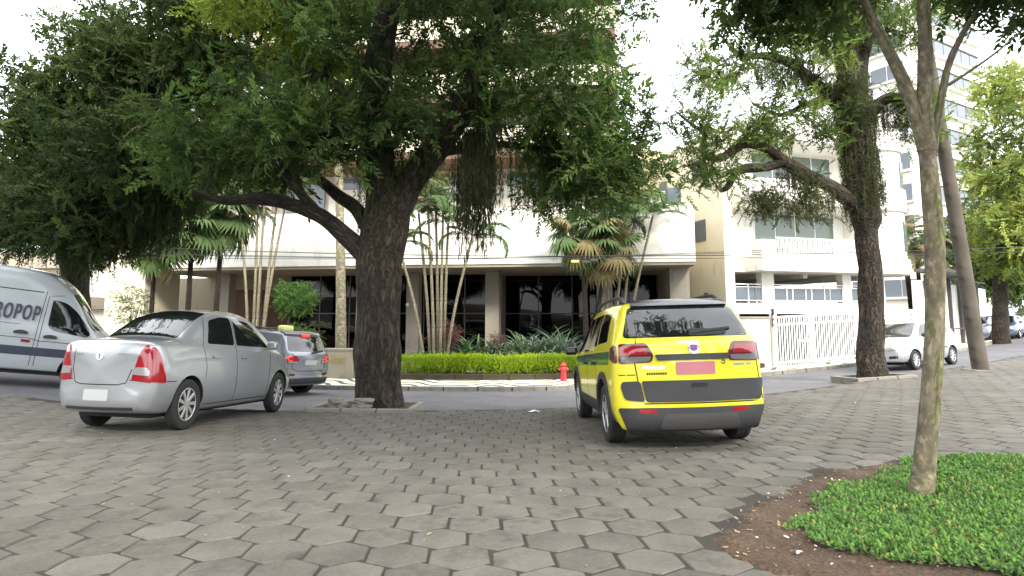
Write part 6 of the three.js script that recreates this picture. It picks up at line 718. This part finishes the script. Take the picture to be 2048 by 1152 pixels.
{ // kerbed pits and stones
  for (const [k, [px, pd, rx, rd]] of pits.entries()) { const t = thing('tree_kerb', k ? 'concrete kerb around the pit of the gnarled tree' : 'worn concrete kerb around the pit of the massive tree', 'kerb', [px, G(px, pd), -pd]); const s = (G(px + 1, pd) - G(px - 1, pd)) / 2, q = -(G(px, pd + 1) - G(px, pd - 1)) / 2;
    const add = (x0, x1, z0, z1) => { const m = mesh('kerbstone', bx(-(x1 - x0) / 2, (x1 - x0) / 2, -0.1, 0.095, -(z1 - z0) / 2, (z1 - z0) / 2, 0.02), M.kerb, t); const cx = (x0 + x1) / 2, cz = (z0 + z1) / 2; m.position.set(cx, s * cx + q * cz, cz); m.rotation.set(-Math.atan(q), 0, Math.atan(s)); };
    for (let i = 0; i < 3; i++) { const w = 2 * rx / 3; add(-rx + i * w + 0.006, -rx + (i + 1) * w - 0.006, rd - 0.1, rd + 0.02); add(-rx + i * w + 0.006, -rx + (i + 1) * w - 0.006, -rd - 0.02, -rd + 0.1); } for (const sg of [-1, 1]) for (let i = 0; i < 2; i++) { const w = (2 * rd - 0.22) / 2; add(sg < 0 ? -rx : rx - 0.11, sg < 0 ? -rx + 0.11 : rx, -rd + 0.11 + i * w + 0.004, -rd + 0.11 + (i + 1) * w - 0.004); }
    const g = new THREE.PlaneGeometry(2 * rx - 0.1, 2 * rd - 0.1, 12, 10); g.rotateX(-Math.PI / 2); const p = g.attributes.position; for (let i = 0; i < p.count; i++) p.setY(i, s * p.getX(i) + q * p.getZ(i) + 0.045 + 0.02 * perlin.noise(p.getX(i) * 4, p.getZ(i) * 4, 3)); g.computeVertexNormals(); mesh('pit_soil', g, M.soil, t); }
  const rock = (lab, x, d, w, h, l, seed, turn, lift = 0) => { const g = new THREE.IcosahedronGeometry(0.5, 3), p = g.attributes.position; for (let i = 0; i < p.count; i++) { const v = new THREE.Vector3().fromBufferAttribute(p, i), m = Math.max(Math.abs(v.x), Math.abs(v.y), Math.abs(v.z)); v.multiplyScalar(lerp(1, 0.42 / m, 0.6) * (1 + 0.22 * perlin.noise(v.x * 4 + seed, v.y * 4, v.z * 4) + 0.08 * perlin.noise(v.x * 11, v.y * 11 + seed, v.z * 11))); p.setXYZ(i, v.x * w, v.y * h + h * 0.42, v.z * l); } g.computeVertexNormals(); const m = mesh('stone', g, M.kerb, scene); m.scale.setScalar(0.8); m.position.set(x, G(x, d) + 0.05 + lift, -d); m.rotation.y = turn; tag(m, lab, 'stone'); };
  rock('squared concrete block leaning against the big trunk, lower of two', -2.72, 10.66, 0.5, 0.17, 0.26, 3, 0.05); rock('squared concrete block lying on top of another at the big trunk', -2.7, 10.68, 0.52, 0.13, 0.26, 5, -0.06, 0.12); rock('pale squarish stone beside the stacked blocks at the big trunk', -3.06, 10.66, 0.24, 0.24, 0.2, 9, 0.3); rock('rounded grey stone at the corner of the big tree pit', -3.25, 10.85, 0.4, 0.27, 0.3, 12, 0.4);
}
{ // green ground cover round the slim tree, scattered chips and litter
  const r = rng(300), ms = [], cs = []; const g3 = (() => { const pos = [], q = rng(4); for (let i = 0; i < 7; i++) { const a = q() * 6.283, dir = new THREE.Vector3(Math.cos(a), 0.05 + q() * 0.7, Math.sin(a)).normalize(), side = dir.clone().cross(new THREE.Vector3(0, 1, 0)).normalize(); leafTris(pos, new THREE.Vector3(Math.cos(a) * 0.008, 0.01 + q() * 0.03, Math.sin(a) * 0.008), dir, side, 0.03, 0.022, 0.002); } const g = new THREE.BufferGeometry(); g.setAttribute('position', new THREE.Float32BufferAttribute(pos, 3)); g.computeVertexNormals(); return g; })();
  for (let i = 0; i < 160000 && ms.length < 60000; i++) { const x = lerp(1.5, 8.9, Math.pow(r(), 1.3)), d = lerp(0.9, 5.9, r()); const n = perlin.noise(x * 2.5, d * 2.5, 6) * 0.5 + perlin.noise(x * 7, d * 7, 2) * 0.3; let e = 1e9; for (let k = 0; k < greenPoly.length; k++) { const a = greenPoly[k], b = greenPoly[(k + 1) % greenPoly.length], t = clamp(((x - a[0]) * (b[0] - a[0]) + (d - a[1]) * (b[1] - a[1])) / ((b[0] - a[0]) ** 2 + (b[1] - a[1]) ** 2), 0, 1); e = Math.min(e, Math.hypot(x - lerp(a[0], b[0], t), d - lerp(a[1], b[1], t))); } if (!inside(greenPoly, x, d)) e = -e; if (e + n * 0.34 < 0.0 + r() * 0.14 || n < -0.36 - 0.1 * r()) continue;
    const hgt = clamp(e * 0.1, 0, 0.035) * (0.6 + n); ms.push(placeMatrix(V(x, G(x, d) + 0.034 + hgt * r(), d), r, 0.42 + 0.5 * r(), 0.9)); const f = clamp(r() * 0.7 + n * 0.5 + 0.1, 0, 1); cs.push(r() < 0.03 ? C(0.3, 0.3, 0.06) : r() < 0.02 ? C(0.2, 0.13, 0.06) : C(lerp(0.042, 0.14, f), lerp(0.115, 0.31, f), lerp(0.018, 0.038, f))); }
  const gc = instanced('ground_cover', g3, phy({ color: C(1, 1, 1), roughness: 1, transmission: 0.3, thickness: 0 }), ms, cs, scene); gc.userData.label = 'low leafy green ground cover around the slim pale tree'; gc.userData.category = 'ground cover';
  const chip = new THREE.BoxGeometry(0.03, 0.004, 0.014), cm = [], cc = []; for (let i = 0; i < 1500; i++) { const soil = i < 1250, x = soil ? lerp(1.15, 4, r()) : lerp(-6, 8, r()), d = soil ? lerp(3.1, 5.9, r()) : lerp(3, 11, r()); if (soil && !inside(soilPoly, x, d)) continue; if (!soil && inside(soilPoly, x, d)) continue; cm.push(placeMatrix(V(x, G(x, d) + (soil ? 0.047 : 0.036), d), r, 0.25 + 0.9 * r() * r(), 0.6)); const e = r(); cc.push(e < 0.14 ? C(0.6, 0.57, 0.5) : e < 0.6 ? C(0.28, 0.2, 0.11) : C(0.1, 0.07, 0.045)); }
  const ch = instanced('leaf_litter', chip, std({ color: C(1, 1, 1), roughness: 0.9 }), cm, cc, scene); ch.userData.label = 'scattered dry leaf scraps and chips on paving and soil'; ch.userData.category = 'litter';
  const paper = (lab, x, d, w, l, mat, seed) => { const g = new THREE.BoxGeometry(w, 0.006, l, 6, 1, 4), p = g.attributes.position; for (let i = 0; i < p.count; i++) p.setY(i, p.getY(i) + 0.022 + 0.03 * perlin.noise(p.getX(i) * 9, p.getZ(i) * 9, seed)); g.computeVertexNormals(); const m = mesh('litter', g, mat, scene); m.position.set(x, G(x, d) + 0.03, -d); m.rotation.y = seed; tag(m, lab, 'litter'); };
  paper('crumpled white paper lying on the paving near the taxi front wheel', 0.4, 10.7, 0.2, 0.08, M.litter, 0.4); paper('tiny red scrap lying on the paving beside the taxi', 0.22, 8.15, 0.05, 0.045, M.hydrantRed, 1.7); paper('white cigarette stub on the bare soil beside the ground cover', 1.6, 3.36, 0.08, 0.014, M.litter, 0.9);
}
renderer.render(scene, camera);
